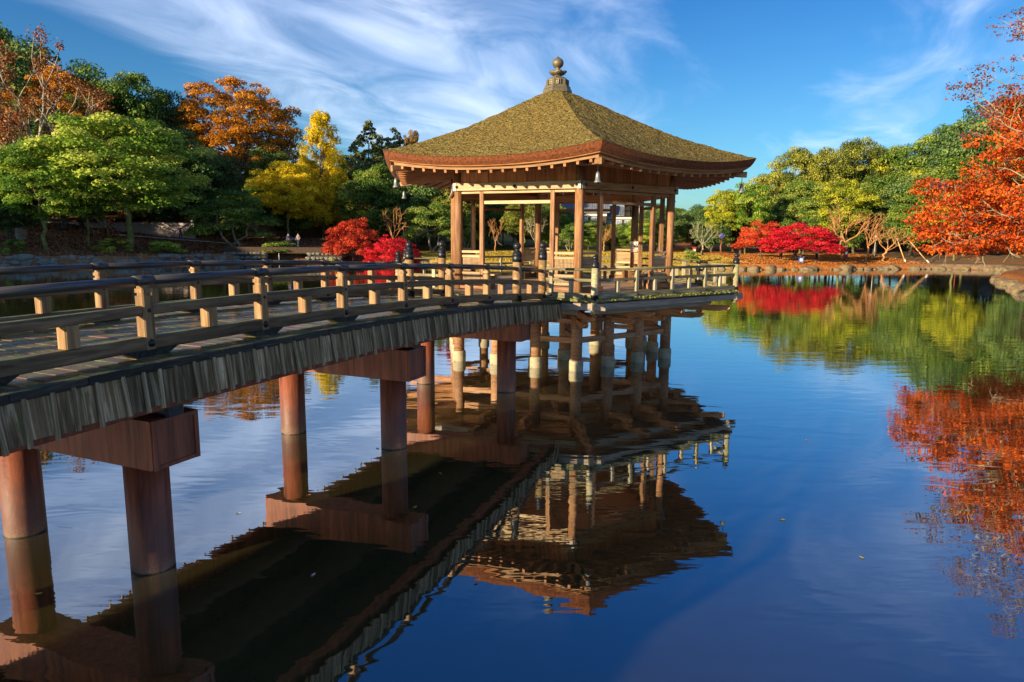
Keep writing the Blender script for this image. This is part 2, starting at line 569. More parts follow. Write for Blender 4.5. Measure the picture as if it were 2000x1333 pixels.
def pond_sdf(x, y):
    """signed distance, positive on land"""
    x = np.asarray(x, float)
    y = np.asarray(y, float)
    d = np.full(x.shape, 1e9)
    inside = np.zeros(x.shape, bool)
    n = len(PN)
    for i in range(n):
        ax, ay = PN[i]
        bx, by = PN[(i + 1) % n]
        ex, ey = bx - ax, by - ay
        wx, wy = x - ax, y - ay
        k = np.clip((wx * ex + wy * ey) / (ex * ex + ey * ey), 0, 1)
        d = np.minimum(d, np.hypot(wx - k * ex, wy - k * ey))
        c = ((ay > y) != (by > y)) & (x < (bx - ax) * (y - ay) / ((by - ay) + 1e-12) + ax)
        inside ^= c
    return np.where(inside, -d, d)


def sstep(a, b, v):
    k = np.clip((v - a) / (b - a), 0, 1)
    return k * k * (3 - 2 * k)


def ground_z(x, y):
    x = np.asarray(x, float)
    y = np.asarray(y, float)
    d = pond_sdf(x, y)
    left = sstep(-10, -36, x) * sstep(20, 50, y)
    near = sstep(12, 2, y)
    base = 0.60 + 0.040 * np.clip(d, 0, 14)
    base = base * (1 - left) + left * (1.05 + 0.085 * np.clip(d, 0, 32))
    base = base * (1 - near) + near * (0.6 + 0.16 * np.clip(d, 0, 8))
    hill = 17 * np.exp(-(((x + 92) / 62) ** 2 + ((y - 168) / 42) ** 2)) \
        + 9 * np.exp(-(((x - 120) / 45) ** 2 + ((y - 150) / 42) ** 2)) \
        + 5 * np.exp(-(((x + 110) / 30) ** 2 + ((y - 40) / 60) ** 2)) \
        + 5.5 * np.exp(-(((x - 20) / 40) ** 2 + ((y - 185) / 30) ** 2))
    land = base + hill * sstep(6, 40, d)
    land += 0.08 * np.sin(x * 0.9 + y * 0.4) * np.sin(y * 0.7 - x * 0.3) * sstep(1, 5, d)
    t = sstep(-0.45, 0.15, d)
    return -1.3 * (1 - t) + land * t


def gz(x, y):
    return float(ground_z(np.array([x]), np.array([y]))[0])


def axis(vals):
    out = []
    for (a, b, st) in vals:
        out.append(np.arange(a, b, st))
    return np.concatenate(out + [np.array([vals[-1][1]])])


def build_ground():
    xs = axis([(-2600, -300, 230), (-300, -110, 10), (-110, -70, 2), (-70, 66, 0.8), (66, 130, 2), (130, 320, 10), (320, 2600, 228)])
    ys = axis([(-1200, -100, 110), (-100, -20, 8), (-20, -6, 1.4), (-6, 12, 0.7), (12, 60, 1.2), (60, 98, 0.5), (98, 180, 2.5), (180, 340, 10), (340, 2600, 226)])
    X, Y = np.meshgrid(xs, ys)
    Z = ground_z(X, Y)
    v = np.stack([X, Y, Z], -1).reshape(-1, 3)
    nx, ny = len(xs), len(ys)
    i = np.arange(nx - 1)[None, :] + np.arange(ny - 1)[:, None] * nx
    f = np.stack([i, i + 1, i + nx + 1, i + nx], -1).reshape(-1, 4)
    me = np_mesh('ground', v, f, smooth=True)
    m = bpy.data.materials.new('ground_cover')
    m.use_nodes = True
    t = NT(m.node_tree)
    pos = t.n('NewGeometry').outputs['Position']
    sp = t.n('SeparateXYZ')
    t.set(sp, 'i0', pos)
    x, y, z = sp.outputs
    fine = t.noise(pos, 5.0, 6.0, 0.7)
    big = t.noise(pos, 0.11, 4.0, 0.6)
    wob = t.math('MULTIPLY', t.math('SUBTRACT', t.noise(pos, 0.22, 3.0), 0.5), 14.0)
    xw = t.math('ADD', x, wob)
    grass = t.ramp(fine, [(0.3, (0.16, 0.12, 0.02)), (0.55, (0.36, 0.25, 0.045)), (0.75, (0.48, 0.34, 0.07))])
    litter = t.ramp(fine, [(0.3, (0.15, 0.055, 0.018)), (0.5, (0.38, 0.13, 0.03)), (0.7, (0.50, 0.23, 0.06))])
    dirt_shade = t.ramp(fine, [(0.3, (0.08, 0.05, 0.03)), (0.55, (0.20, 0.115, 0.065)), (0.75, (0.32, 0.18, 0.10))])
    sand = t.ramp(fine, [(0.3, (0.14, 0.09, 0.05)), (0.7, (0.28, 0.19, 0.11))])
    c = t.mix(t.smooth(xw, 22, 27), grass, litter)
    c = t.mix(t.smooth(xw, 44, 52), c, sand)
    c = t.mix(t.smooth(xw, -12, -18), c, dirt_shade)
    c = t.mix(t.math('MULTIPLY', t.smooth(big, 0.5, 0.62), 0.5), c, litter)
    c = t.mix(t.smooth(y, 30, 20), c, dirt_shade)
    c = t.mix(t.smooth(z, 0.15, -0.1), c, (0.06, 0.055, 0.03))
    b = principled(t, Base_Color=c, Roughness=0.95)
    b.inputs['Specular IOR Level'].default_value = 0.1
    bp = t.n('Bump', None, Strength=0.8, Distance=0.08, Height=fine)
    t.set(b, 'Normal', bp.outputs[0])
    o = t.n('OutputMaterial')
    t.set(o, 'i0', b.outputs[0])
    g = new_obj('ground', me, None, m)
    tag(g, kind='structure')


build_ground()


def build_water():
    me = np_mesh('water', [(-75, -8, 0), (70, -8, 0), (70, 96, 0), (-75, 96, 0)], [(0, 1, 2, 3)])
    m = bpy.data.materials.new('pond_water')
    m.use_nodes = True
    t = NT(m.node_tree)
    pos = t.n('NewGeometry').outputs['Position']
    # ripples: calm long swells, finer wind ripples away from the shelter of the bridge
    mp = t.n('Mapping')
    t.set(mp, 'Vector', pos)
    mp.inputs['Rotation'].default_value = (0, 0, R(12))
    mp.inputs['Scale'].default_value = (0.55, 1.6, 1)
    a1 = t.noise(mp.outputs[0], 1.5, 2.0, 0.5, 0.5)
    mp2 = t.n('Mapping')
    t.set(mp2, 'Vector', pos)
    mp2.inputs['Rotation'].default_value = (0, 0, R(-20))
    mp2.inputs['Scale'].default_value = (0.8, 3.2, 1)
    a2 = t.noise(mp2.outputs[0], 2.2, 3.0, 0.55, 0.2)
    patch = t.smooth(t.noise(pos, 0.16, 3.0), 0.42, 0.62)
    h = t.math('ADD', t.math('MULTIPLY', a1, 1.0), t.math('MULTIPLY', t.math('MULTIPLY', a2, patch), 0.32))
    # a few ring ripples where something touched the surface
    for (cx, cy, rad, amp) in ((-2.30, 9.0, 0.75, 0.10), (15.5, 22.0, 2.6, 0.25), (4.2, 19.0, 1.2, 0.12)):
        d = t.n('VectorMath', {'operation': 'DISTANCE'})
        t.set(d, 'i0', pos)
        d.inputs[1].default_value = (cx, cy, 0)
        dist = d.outputs['Value']
        w = t.math('SINE', t.math('MULTIPLY', dist, 2 * math.pi * 6.0 / rad / 1.3))
        env = t.n('MapRange', {'interpolation_type': 'SMOOTHSTEP'})
        t.set(env, 'i0', t.math('ABSOLUTE', t.math('SUBTRACT', dist, rad * 0.6)))
        env.inputs[1].default_value = rad * 0.45
        env.inputs[2].default_value = 0.0
        h = t.math('ADD', h, t.math('MULTIPLY', t.math('MULTIPLY', w, env.outputs[0]), amp * 0.10 * rad))
    bp = t.n('Bump', None, Strength=1.0, Distance=0.0036, Height=h)
    lw = t.n('LayerWeight', None, Blend=0.5)
    t.set(lw, 'Normal', bp.outputs[0])
    fac = t.math('POWER', lw.outputs['Facing'], 2.9)
    fac = t.math('ADD', 0.29, t.math('MULTIPLY', fac, 0.69), clamp=True)
    gl = t.n('BsdfGlossy', None, Roughness=0.012)
    gl.inputs['Color'].default_value = (0.93, 0.97, 1.0, 1)
    t.set(gl, 'Normal', bp.outputs[0])
    df = t.n('BsdfDiffuse')
    murk = t.mix(t.noise(pos, 0.7, 3.0), (0.030, 0.028, 0.010), (0.060, 0.052, 0.018))
    t.set(df, 'Color', murk)
    mx = t.n('MixShader')
    t.set(mx, 'i0', fac)
    t.set(mx, 'i1', df.outputs[0])
    t.set(mx, 'i2', gl.outputs[0])
    o = t.n('OutputMaterial')
    t.set(o, 'i0', mx.outputs[0])
    w = new_obj('water', me, None, m)
    tag(w, kind='structure')


build_water()

# ------------------------------------------------------------------ pavilion frame of reference
CX, CY = 1.2971, 21.3767
PHI = 0.116
ROT = PHI - math.pi / 6
EDIR = Vector((math.sin(math.pi / 6 - PHI), math.cos(math.pi / 6 - PHI), 0))
RC, RP, RR = 3.481, 5.352, 5.729
C30, T30 = math.cos(math.pi / 6), math.tan(math.pi / 6)


def face_T(j):
    return Matrix.Rotation(math.pi / 3 * j, 4, 'Z')


def corner(Rad, k, z):
    a = R(30 + 60 * k)
    return (Rad * math.sin(a), -Rad * math.cos(a), z)


DECK = 2.03


def build_pavilion():
    pav = empty('pavilion', (CX, CY, 0), ROT,
                'six sided wooden pavilion with mossy thatched roof standing on piles in the pond', 'pavilion')
    aC = RC * C30
    # columns
    for k in range(6):
        c = corner(RC, k, 0)
        stick('column', pav, W_COL, (c[0], c[1], 2.05), (c[0], c[1], 5.30), 0.24, 0.24, 'round')
    hl = RC / 2
    for j in range(6):
        T = face_T(j)
        px = hl * 0.585
        for sx in (-1, 1):
            stick('post', pav, W_COL, (sx * px, -aC, 2.05), (sx * px, -aC, 4.70), 0.12, 0.12, T=T)
        # beam round the head of the columns with iron corner plates and bosses
        bm = stick('beam', pav, W_BEAM if j in (0, 5) else W_BEAMD, (-1.815, -aC - 0.13, 4.805), (1.815, -aC - 0.13, 4.805), 0.075, 0.20, T=T)  # sides towards the sun take the copy with sunlight painted in
        for sx in (-1, 1):
            pl = MB().box((sx * 1.77, -aC - 0.175, 4.805), (0.10, 0.012, 0.206)).mesh('plate')
            new_obj('corner_plate', pl, pav, IRON2, T)
        for sx in (-0.94, 0, 0.94):
            b = MB().lathe([(0.04, 0), (0.036, 0.015), (0.02, 0.03), (0.001, 0.034)], 10,
                           M=Matrix.Translation((sx * 1.815, -aC - 0.168 - (0.014 if sx else 0), 4.805)) @ Matrix.Rotation(math.pi / 2, 4, 'X')).mesh('boss', True)
            new_obj('boss', b, pav, IRON, T)
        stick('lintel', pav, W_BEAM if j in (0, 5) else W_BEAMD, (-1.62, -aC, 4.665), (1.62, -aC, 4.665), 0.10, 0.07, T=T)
        stick('inner_beam', pav, W_BEAMD, (-1.66, -aC + 0.05, 4.80), (1.66, -aC + 0.05, 4.80), 0.09, 0.22, T=T)
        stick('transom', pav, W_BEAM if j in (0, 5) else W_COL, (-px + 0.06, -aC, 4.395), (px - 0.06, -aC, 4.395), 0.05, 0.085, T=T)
        # cedar boards of the frieze wall
        nb = 12
        bw = (2 * (hl - 0.10)) / nb
        for i in range(nb):
            x = -(hl - 0.10) + bw * (i + 0.5)
            dy = 0.006 if i % 2 else -0.004
            stick('wall_board', pav, W_WALL, (x, -aC - 0.03 + dy, 4.905), (x, -aC - 0.03 + dy, 5.47), bw - 0.008, 0.03, T=T, up=(0, 1, 0))
        # slatted panels between each column and its neighbour post
        for sx in (-1, 1):
            xa, xb = sx * (px + 0.06), sx * (hl - 0.10)
            for (z0, z1, wd) in ((3.04, 3.105, 0.07), (2.915, 2.985, 0.055), (2.62, 2.675, 0.05), (2.46, 2.52, 0.055), (2.235, 2.295, 0.055)):
                stick('panel_rail', pav, W_SLAT, (xa, -aC, (z0 + z1) / 2), (xb, -aC, (z0 + z1) / 2), wd, z1 - z0, T=T)
            stick('sill', pav, W_COL, (sx * (px - 0.10), -aC - 0.01, 2.13), (sx * (hl + 0.02), -aC - 0.01, 2.13), 0.15, 0.15, T=T)
            m = MB()
            n = 15
            for i in range(n):
                x = xa + (xb - xa) * (i + 0.5) / n
                m.box((x, -aC, 2.795), (0.020, 0.022, 0.24))
                m.box((x, -aC, 2.3775), (0.020, 0.022, 0.165))
            s = new_obj('slats', m.mesh('slats'), pav, W_SLAT, T)
            s['kind'] = 'stuff'
    # ceiling inside
    m = MB()
    m.add([corner(RC - 0.15, k, 5.02) for k in range(6)] + [corner(RC - 0.15, k, 5.06) for k in range(6)],
          [tuple(range(6))[::-1], tuple(range(6, 12))] + [(k, (k + 1) % 6, 6 + (k + 1) % 6, 6 + k) for k in range(6)])
    new_obj('ceiling', m.mesh('ceiling'), pav, W_WALL)
    for k in range(3):
        a, b = corner(RC - 0.2, k, 4.95), corner(RC - 0.2, k + 3, 4.95)
        stick('ceiling_beam', pav, W_BEAMD, a, b, 0.12, 0.13 - 0.004 * k)

    # ---- roof
    hipR = [0.30, 0.42, 1.24, 2.16, 3.20, 4.06, 4.89, 5.73]
    hipZ = [7.74, 7.70, 7.34, 6.90, 6.44, 6.12, 5.85, 5.63]

    def roof_z(rad, tt):
        zh = np.interp(rad, hipR, hipZ)
        return zh - 0.25 * (rad / 5.73) ** 3.2 * (1 - np.abs(2 * tt - 1) ** 2.2)
    NR, NTT = 125, 120
    rads = np.linspace(0.30, RR, NR)
    verts, faces = [], []
    rng = np.random.RandomState(3)
    allv = []
    for k in range(6):
        c0 = np.array(corner(1.0, k - 1, 0))[:2]
        c1 = np.array(corner(1.0, k, 0))[:2]
        tt = np.linspace(0, 1, NTT + 1)
        P = (1 - tt)[None, :, None] * c0 + tt[None, :, None] * c1
        XY = rads[:, None, None] * P
        Z = roof_z(rads[:, None], tt[None, :])
        allv.append((XY, Z))
    vs = []
    fs = []
    base = 0
    for k, (XY, Z) in enumerate(allv):
        X, Y = XY[..., 0], XY[..., 1]
        dz = np.zeros_like(Z)
        amp = 0.026
        flat = np.empty(X.size)
        xr, yr = X.ravel(), Y.ravel()
        for i in range(X.size):
            a = mnoise.noise((xr[i] * 11, yr[i] * 11, 1.3))
            b = mnoise.noise((xr[i] * 3.0, yr[i] * 3.0, 5.3))
            flat[i] = a * 0.8 + b * 0.7
        dz = flat.reshape(X.shape) * amp
        edge = np.clip((RR - rads) / 0.25, 0.15, 1)[:, None]
        Zf = Z + dz * edge
        vs.append(np.stack([X, Y, Zf], -1).reshape(-1, 3))
        i = np.arange(NTT)[None, :] + np.arange(NR - 1)[:, None] * (NTT + 1)
        fs.append((np.stack([i, i + NTT + 1, i + NTT + 2, i + 1], -1).reshape(-1, 4)) + base)
        base += X.size
    me = np_mesh('thatch', np.concatenate(vs), np.concatenate(fs), smooth=True)
    new_obj('thatch', me, pav, THATCH)

    def zed(tt):
        return 5.38 + 0.25 * abs(2 * tt - 1) ** 2.2

    # profile rings of the eave: (radius, drop at middle, drop at corner)
    def strip(name, mat, prof, n=30, smooth=True, faces_j=range(6)):
        for j in faces_j:
            vs, fs = [], []
            m = len(prof)
            for i in range(n + 1):
                t_ = i / n
                e = abs(2 * t_ - 1) ** 2.2
                for (rad, dm, dc) in prof:
                    p0, p1 = Vector(corner(rad, -1, 0)), Vector(corner(rad, 0, 0))
                    p = p0.lerp(p1, t_)
                    vs.append((p.x, p.y, zed(t_) - (dm * (1 - e) + dc * e)))
            for i in range(n):
                for q in range(m):
                    q2 = (q + 1) % m
                    fs.append((i * m + q, i * m + q2, (i + 1) * m + q2, (i + 1) * m + q))
            fs.append(tuple(range(m)))
            fs.append(tuple(n * m + q for q in range(m))[::-1])
            new_obj(name, MB().add(vs, fs).mesh(name), pav, mat, face_T(j))
    strip('bark_eave', BARK_EDGE, [(5.727, 0.005, 0.005), (5.66, 0.11, 0.13), (5.58, 0.185, 0.225), (5.30, 0.20, 0.24), (5.30, 0.03, 0.03)])
    strip('eave_trim', W_RAFT, [(5.56, 0.186, 0.226), (5.54, 0.215, 0.255), (5.32, 0.215, 0.255), (5.32, 0.202, 0.242)])
    strip('fascia_board', W_FASC, [(5.44, 0.217, 0.257), (5.40, 0.285, 0.345), (5.33, 0.285, 0.345), (5.33, 0.217, 0.257)])
    # soffit boarding from the fascia to the wall
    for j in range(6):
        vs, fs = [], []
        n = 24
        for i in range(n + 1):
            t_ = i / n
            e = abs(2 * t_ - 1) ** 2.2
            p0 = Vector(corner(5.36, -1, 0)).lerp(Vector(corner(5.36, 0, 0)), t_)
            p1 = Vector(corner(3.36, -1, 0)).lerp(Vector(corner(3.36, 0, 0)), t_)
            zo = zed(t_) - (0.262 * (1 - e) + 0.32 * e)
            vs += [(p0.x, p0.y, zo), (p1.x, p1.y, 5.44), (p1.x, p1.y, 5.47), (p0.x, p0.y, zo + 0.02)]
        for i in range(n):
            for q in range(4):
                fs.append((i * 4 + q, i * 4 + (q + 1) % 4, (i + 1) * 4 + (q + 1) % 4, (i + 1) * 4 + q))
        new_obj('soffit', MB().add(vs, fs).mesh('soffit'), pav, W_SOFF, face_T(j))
    # rafters
    for j in range(6):
        T = face_T(j)
        n = 17
        half = 5.33 * 0.5
        for i in range(n):
            x = -half + 2 * half * (i + 0.5) / n
            t_ = (x + half) / (2 * half)
            e = abs(2 * t_ - 1) ** 2.2
            zo = zed(t_) - (0.285 * (1 - e) + 0.345 * e) - 0.036
            ain = max(aC - 0.02, abs(x) / T30 + 0.04)
            aout = 5.36 * C30
            if aout - ain < 0.12:
                continue
            zin_full = 5.36
            f = (aout - ain) / (aout - aC)
            stick('rafter', pav, W_RAFT, (x, -aout, zo), (x, -ain, zo + (zin_full - zo) * f), 0.065, 0.085, T=T)
    for k in range(6):
        a = corner(5.50, k, 5.195)
        b = corner(3.3, k, 5.36)
        stick('hip_rafter', pav, W_FASC, a, b, 0.11, 0.15)

    # ---- finial
    fin = new_obj('finial_base', MB().lathe([(0.44, 7.70), (0.435, 7.80), (0.40, 7.83), (0.385, 7.90), (0.345, 7.93), (0.345, 8.085)], 6, rot=math.pi / 2).mesh('finial_base'), pav, BRONZE)
    mm = MB()
    for j in range(6):
        T = face_T(j)
        a = 0.345 * C30
        mm.box((0, -a, 8.01), (0.27, 0.02, 0.012), T)
        for sx in (-1, 1):
            mm.box((sx * 0.135, -a, 7.995), (0.014, 0.024, 0.13), T)
        mm.box((0, -a, 8.055), (0.28, 0.024, 0.014), T)
        mm.box((0, -a, 7.94), (0.28, 0.024, 0.014), T)
        for sx in (-0.07, 0.05):
            mm.box((sx, -a, 7.985), (0.09, 0.022, 0.02), T @ Matrix.Translation((0, 0, 0)))
    new_obj('finial_panel', mm.mesh('finial_panel'), fin, BRONZE)
    new_obj('finial_dome', MB().lathe([(0.29, 8.085), (0.265, 8.12), (0.20, 8.155), (0.125, 8.17), (0.10, 8.175), (0.105, 8.215)], 20).mesh('finial_dome', True), pav, BRONZE)
    # petalled plate
    n = 36
    prof = []
    vs, fs = [], []
    for (rr, zz, wv) in ((0.10, 8.215, 0), (0.20, 8.235, 0.02), (0.285, 8.30, 0.05), (0.26, 8.325, 0.05), (0.17, 8.29, 0.02), (0.07, 8.32, 0)):
        for i in range(n):
            a = 2 * math.pi * i / n
            q = abs(math.cos(a * 3))
            r2 = rr - wv * (1 - q)
            vs.append((r2 * math.cos(a), r2 * math.sin(a), zz + wv * 0.5 * (q - 0.5)))
    for k in range(5):
        for i in range(n):
            fs.append((k * n + i, k * n + (i + 1) % n, (k + 1) * n + (i + 1) % n, (k + 1) * n + i))
    new_obj('finial_plate', MB().add(vs, fs).mesh('finial_plate', True), pav, BRONZE)
    new_obj('finial_jewel', MB().lathe([(0.06, 8.31), (0.055, 8.36), (0.075, 8.40), (0.07, 8.425), (0.11, 8.445), (0.155, 8.50), (0.172, 8.555), (0.162, 8.62),
                                       (0.125, 8.67), (0.07, 8.705), (0.03, 8.73), (0.004, 8.762)], 24).mesh('finial_jewel', True), pav, BRONZE)

    # ---- deck floor
    nb = 52
    aP = RP * C30
    bw = 2 * aP / nb
    for i in range(nb):
        y = -aP + bw * (i + 0.5)
        xl = (RP - abs(y) * T30) - 0.08
        if abs(y) > aP:
            continue
        stick('floor_board', pav, W_FLOOR, (-xl, y, DECK - 0.025), (xl, y, DECK - 0.025), bw - 0.010, 0.05)
    for j in range(6):
        T = face_T(j)
        hP = RP / 2
        # mossy edge plank, in short lengths
        n = 5
        for i in range(n):
            x0 = -hP - 0.04 + (2 * hP + 0.08) * i / n
            x1 = -hP - 0.04 + (2 * hP + 0.08) * (i + 1) / n - 0.004
            stick('edge_plank', pav, W_MOSSY, (x0, -aP - 0.02, DECK - 0.01), (x1, -aP - 0.02, DECK - 0.01), 0.24, 0.055, T=T)
        ext = 0.33 if j % 2 else 0.28
        stick('edge_beam', pav, W_GREY, (-hP - ext * 0.3, -aP + 0.02, 1.875), (hP + ext, -aP + 0.02, 1.875), 0.13, 0.16 - 0.002 * j, T=T)
        stick('inner_edge_beam', pav, W_ARM, (-hP * 0.86, -aP + 0.55, 1.83), (hP * 0.86, -aP + 0.55, 1.83), 0.13, 0.14 - 0.002 * j, T=T)
        stick('purlin', pav, W_GREY, (-hP * 0.80, -aP + 0.50, 1.69), (hP * 0.80, -aP + 0.50, 1.69), 0.12, 0.14 - 0.002 * j, T=T)
        stick('ring_beam', pav, W_ARM, (-hl - 0.2, -aC, 1.66), (hl + 0.2, -aC, 1.66), 0.15, 0.17 - 0.002 * j, T=T)
        stick('tie_beam', pav, W_PILE, (-hl - 0.02, -aC, 0.80), (hl + 0.02, -aC, 0.80), 0.09, 0.15 - 0.002 * j, T=T)
        stick('tie_beam', pav, W_PILE, (-hl + 0.05, -aC + 0.04, 1.30), (hl - 0.05, -aC + 0.04, 1.30), 0.08, 0.12 - 0.002 * j, T=T)
    # moss cushions on the deck edge
    rg = random.Random(4)
    for j in (0, 1):
        m = MB()
        hP = RP / 2
        for i in range(150 if j else 60):
            x = rg.uniform(-hP, hP) if j else rg.uniform(1.75, hP)
            r = rg.uniform(0.018, 0.042)
            y = -aP - rg.uniform(0.02, 0.15)
            m.lathe([(r, 0), (r * 0.9, r * 0.45), (r * 0.5, r * 0.8), (r * 0.05, r * 0.9)], 6, c=(x, y, DECK + 0.012 - (0.03 if y < -aP - 0.12 else 0)), rot=rg.random() * 3)
        o = new_obj('moss', m.mesh('moss', True), pav, MOSS, face_T(j))
        o['kind'] = 'stuff'
    # bracket arms carrying the deck
    def arm(L, h):
        key = ('arm', L, h)
        if key not in _cache:
            poly = [(0, -h / 2), (L - 0.30, -h / 2), (L - 0.22, -h / 2 + 0.02), (L - 0.10, -h / 2 + 0.03), (L - 0.03, -h / 2 + 0.07), (L, h / 2 - 0.03), (L, h / 2), (0, h / 2)]
            _cache[key] = MB().prism(poly, (1, 0, 0), (0, 0, 1), (0, 1, 0), -0.06, 0.06).mesh('bracket_arm')
        return _cache[key]
    for j in range(6):
        for f in (1 / 6 * 0, 1 / 3, 2 / 3):
            if f == 0:
                c = corner(RC, j - 1, 0)
                ang = math.atan2(c[1], c[0])
                pos = c
                s = 1.13
            else:
                x = -hl + 2 * hl * f
                p = face_T(j) @ Vector((x, -aC, 0))
                pos = (p.x, p.y, 0)
                ang = math.radians(-90 + 60 * j)
                s = 1.0
            d = Vector((math.cos(ang), math.sin(ang), 0))
            for (L, z, h) in ((0.95, 1.30, 0.16), (1.58, 1.54, 0.16)):
                Ls = round(L * s, 2)
                p0 = Vector(pos) - d * 0.3
                M = Matrix.Translation((p0.x, p0.y, z)) @ Matrix.Rotation(ang, 4, 'Z')
                new_obj('bracket_arm', arm(Ls + 0.3, h), pav, W_ARM, M)
                if L < 1:
                    q = Vector(pos) + d * (L * s - 0.14)
                    new_obj('bearing_block', MB().lathe([(0.07, -0.045), (0.115, 0.0), (0.115, 0.045)], 4, rot=math.pi / 4).mesh('bearing_block'), pav, W_ARM,
                            Matrix.Translation((q.x, q.y, 1.42)) @ Matrix.Rotation(ang, 4, 'Z'))
            # the pile under it
            q = new_obj('pile', MB().lathe([(0.15, 0.27), (0.15, 1.60)], 18).mesh('pile', True), pav, W_PILE, Matrix.Translation((pos[0], pos[1], 0)))
            q.matrix_basis = Matrix.Translation((pos[0], pos[1], 0))
            new_obj('pile_sleeve', sleeve(), q, STONE_P)
    for Rin in (1.78,):
        for k in range(6):
            c = corner(Rin, k, 0)
            q = new_obj('pile', MB().lathe([(0.15, 0.27), (0.15, 1.60)], 18).mesh('pile', True), pav, W_PILE, Matrix.Translation((c[0], c[1], 0)))
            new_obj('pile_sleeve', sleeve(), q, STONE_P)
            a, b = corner(RC, k, 0.84), corner(Rin, k, 0.84)
            stick('tie_beam', pav, W_PILE, a, b, 0.08, 0.13)
            stick('joist', pav, W_ARM, corner(RC, k, 1.64), corner(0.1, k, 1.64 + 0.003 * k), 0.14, 0.16)
    for i in range(7):
        y = -3.9 + 1.3 * i
        xl = RP - abs(y) * T30 - 0.25
        stick('joist', pav, W_ARM, (-xl, y, 1.93), (xl, y, 1.93), 0.10, 0.09)
    return pav


def sleeve():
    if 'sleeve' not in _cache:
        _cache['sleeve'] = MB().lathe([(0.185, -1.2), (0.186, 0.02), (0.190, 0.15), (0.186, 0.25), (0.172, 0.285), (0.151, 0.292)], 20).mesh('pile_sleeve', True)
    return _cache['sleeve']


IRON2 = plain('grey_iron_plate', (0.16, 0.16, 0.15), (0.30, 0.29, 0.27), rough=0.5, scale=20, metal=0.3)
MOSS = plain('green_moss', (0.09, 0.12, 0.02), (0.26, 0.30, 0.06), rough=1.0, scale=30, bump=1.0, spec=0.05)
build_pavilion()


# ------------------------------------------------------------------ giboshi posts
def finial_post(name, root, mat, x, y, z0, ztop, r, k=1.0, foot=True):
    zc = ztop - 0.44 * k
    p = new_obj(name, MB().lathe([(r, z0), (r, zc)], 20).mesh('round_post', True), root, mat, Matrix.Translation((x, y, 0)))
    cap = MB().lathe([(r + 0.008, zc - 0.005), (r + 0.010, zc + 0.05 * k), (r + 0.016, zc + 0.055 * k), (r + 0.010, zc + 0.065 * k), (r + 0.008, zc + 0.15 * k),
                      (r + 0.014, zc + 0.155 * k), (r + 0.006, zc + 0.165 * k), (r - 0.012, zc + 0.215 * k), (r * 0.55, zc + 0.245 * k), (r * 0.48, zc + 0.265 * k),
                      (r * 0.62, zc + 0.28 * k), (r * 0.88, zc + 0.315 * k), (r * 0.90, zc + 0.35 * k), (r * 0.72, zc + 0.39 * k), (r * 0.3, zc + 0.42 * k), (0.003, zc + 0.44 * k)], 22)
    new_obj('cap', cap.mesh('post_cap', True), p, IRON)
    if foot:
        new_obj('foot_sleeve', MB().lathe([(r + 0.012, z0), (r + 0.012, z0 + 0.13), (r + 0.018, z0 + 0.135), (r + 0.018, z0 + 0.16), (r + 0.002, z0 + 0.162)], 20).mesh('foot_sleeve', True), p, IRON)
    return p


def boss_mesh(r):
    key = ('boss', r)
    if key not in _cache:
        _cache[key] = MB().lathe([(r * 1.15, 0), (r * 1.1, r * 0.2), (r * 0.95, r * 0.3), (r * 0.8, r * 0.65), (r * 0.45, r * 0.92), (r * 0.05, r)], 14).mesh('boss', True)
    return _cache[key]


# ------------------------------------------------------------------ footbridge
MX, MY = -0.5403, 17.1213
S_END = 20.6


def zd(s):
    return 2.36 - 0.0044 * (s - 9.3) ** 2


SHADE_STEEL = plain('shaded_underside_steel', (0.010, 0.009, 0.008), (0.03, 0.025, 0.02), rough=0.8, scale=5)  # shade below the bridge deck, put into the colour


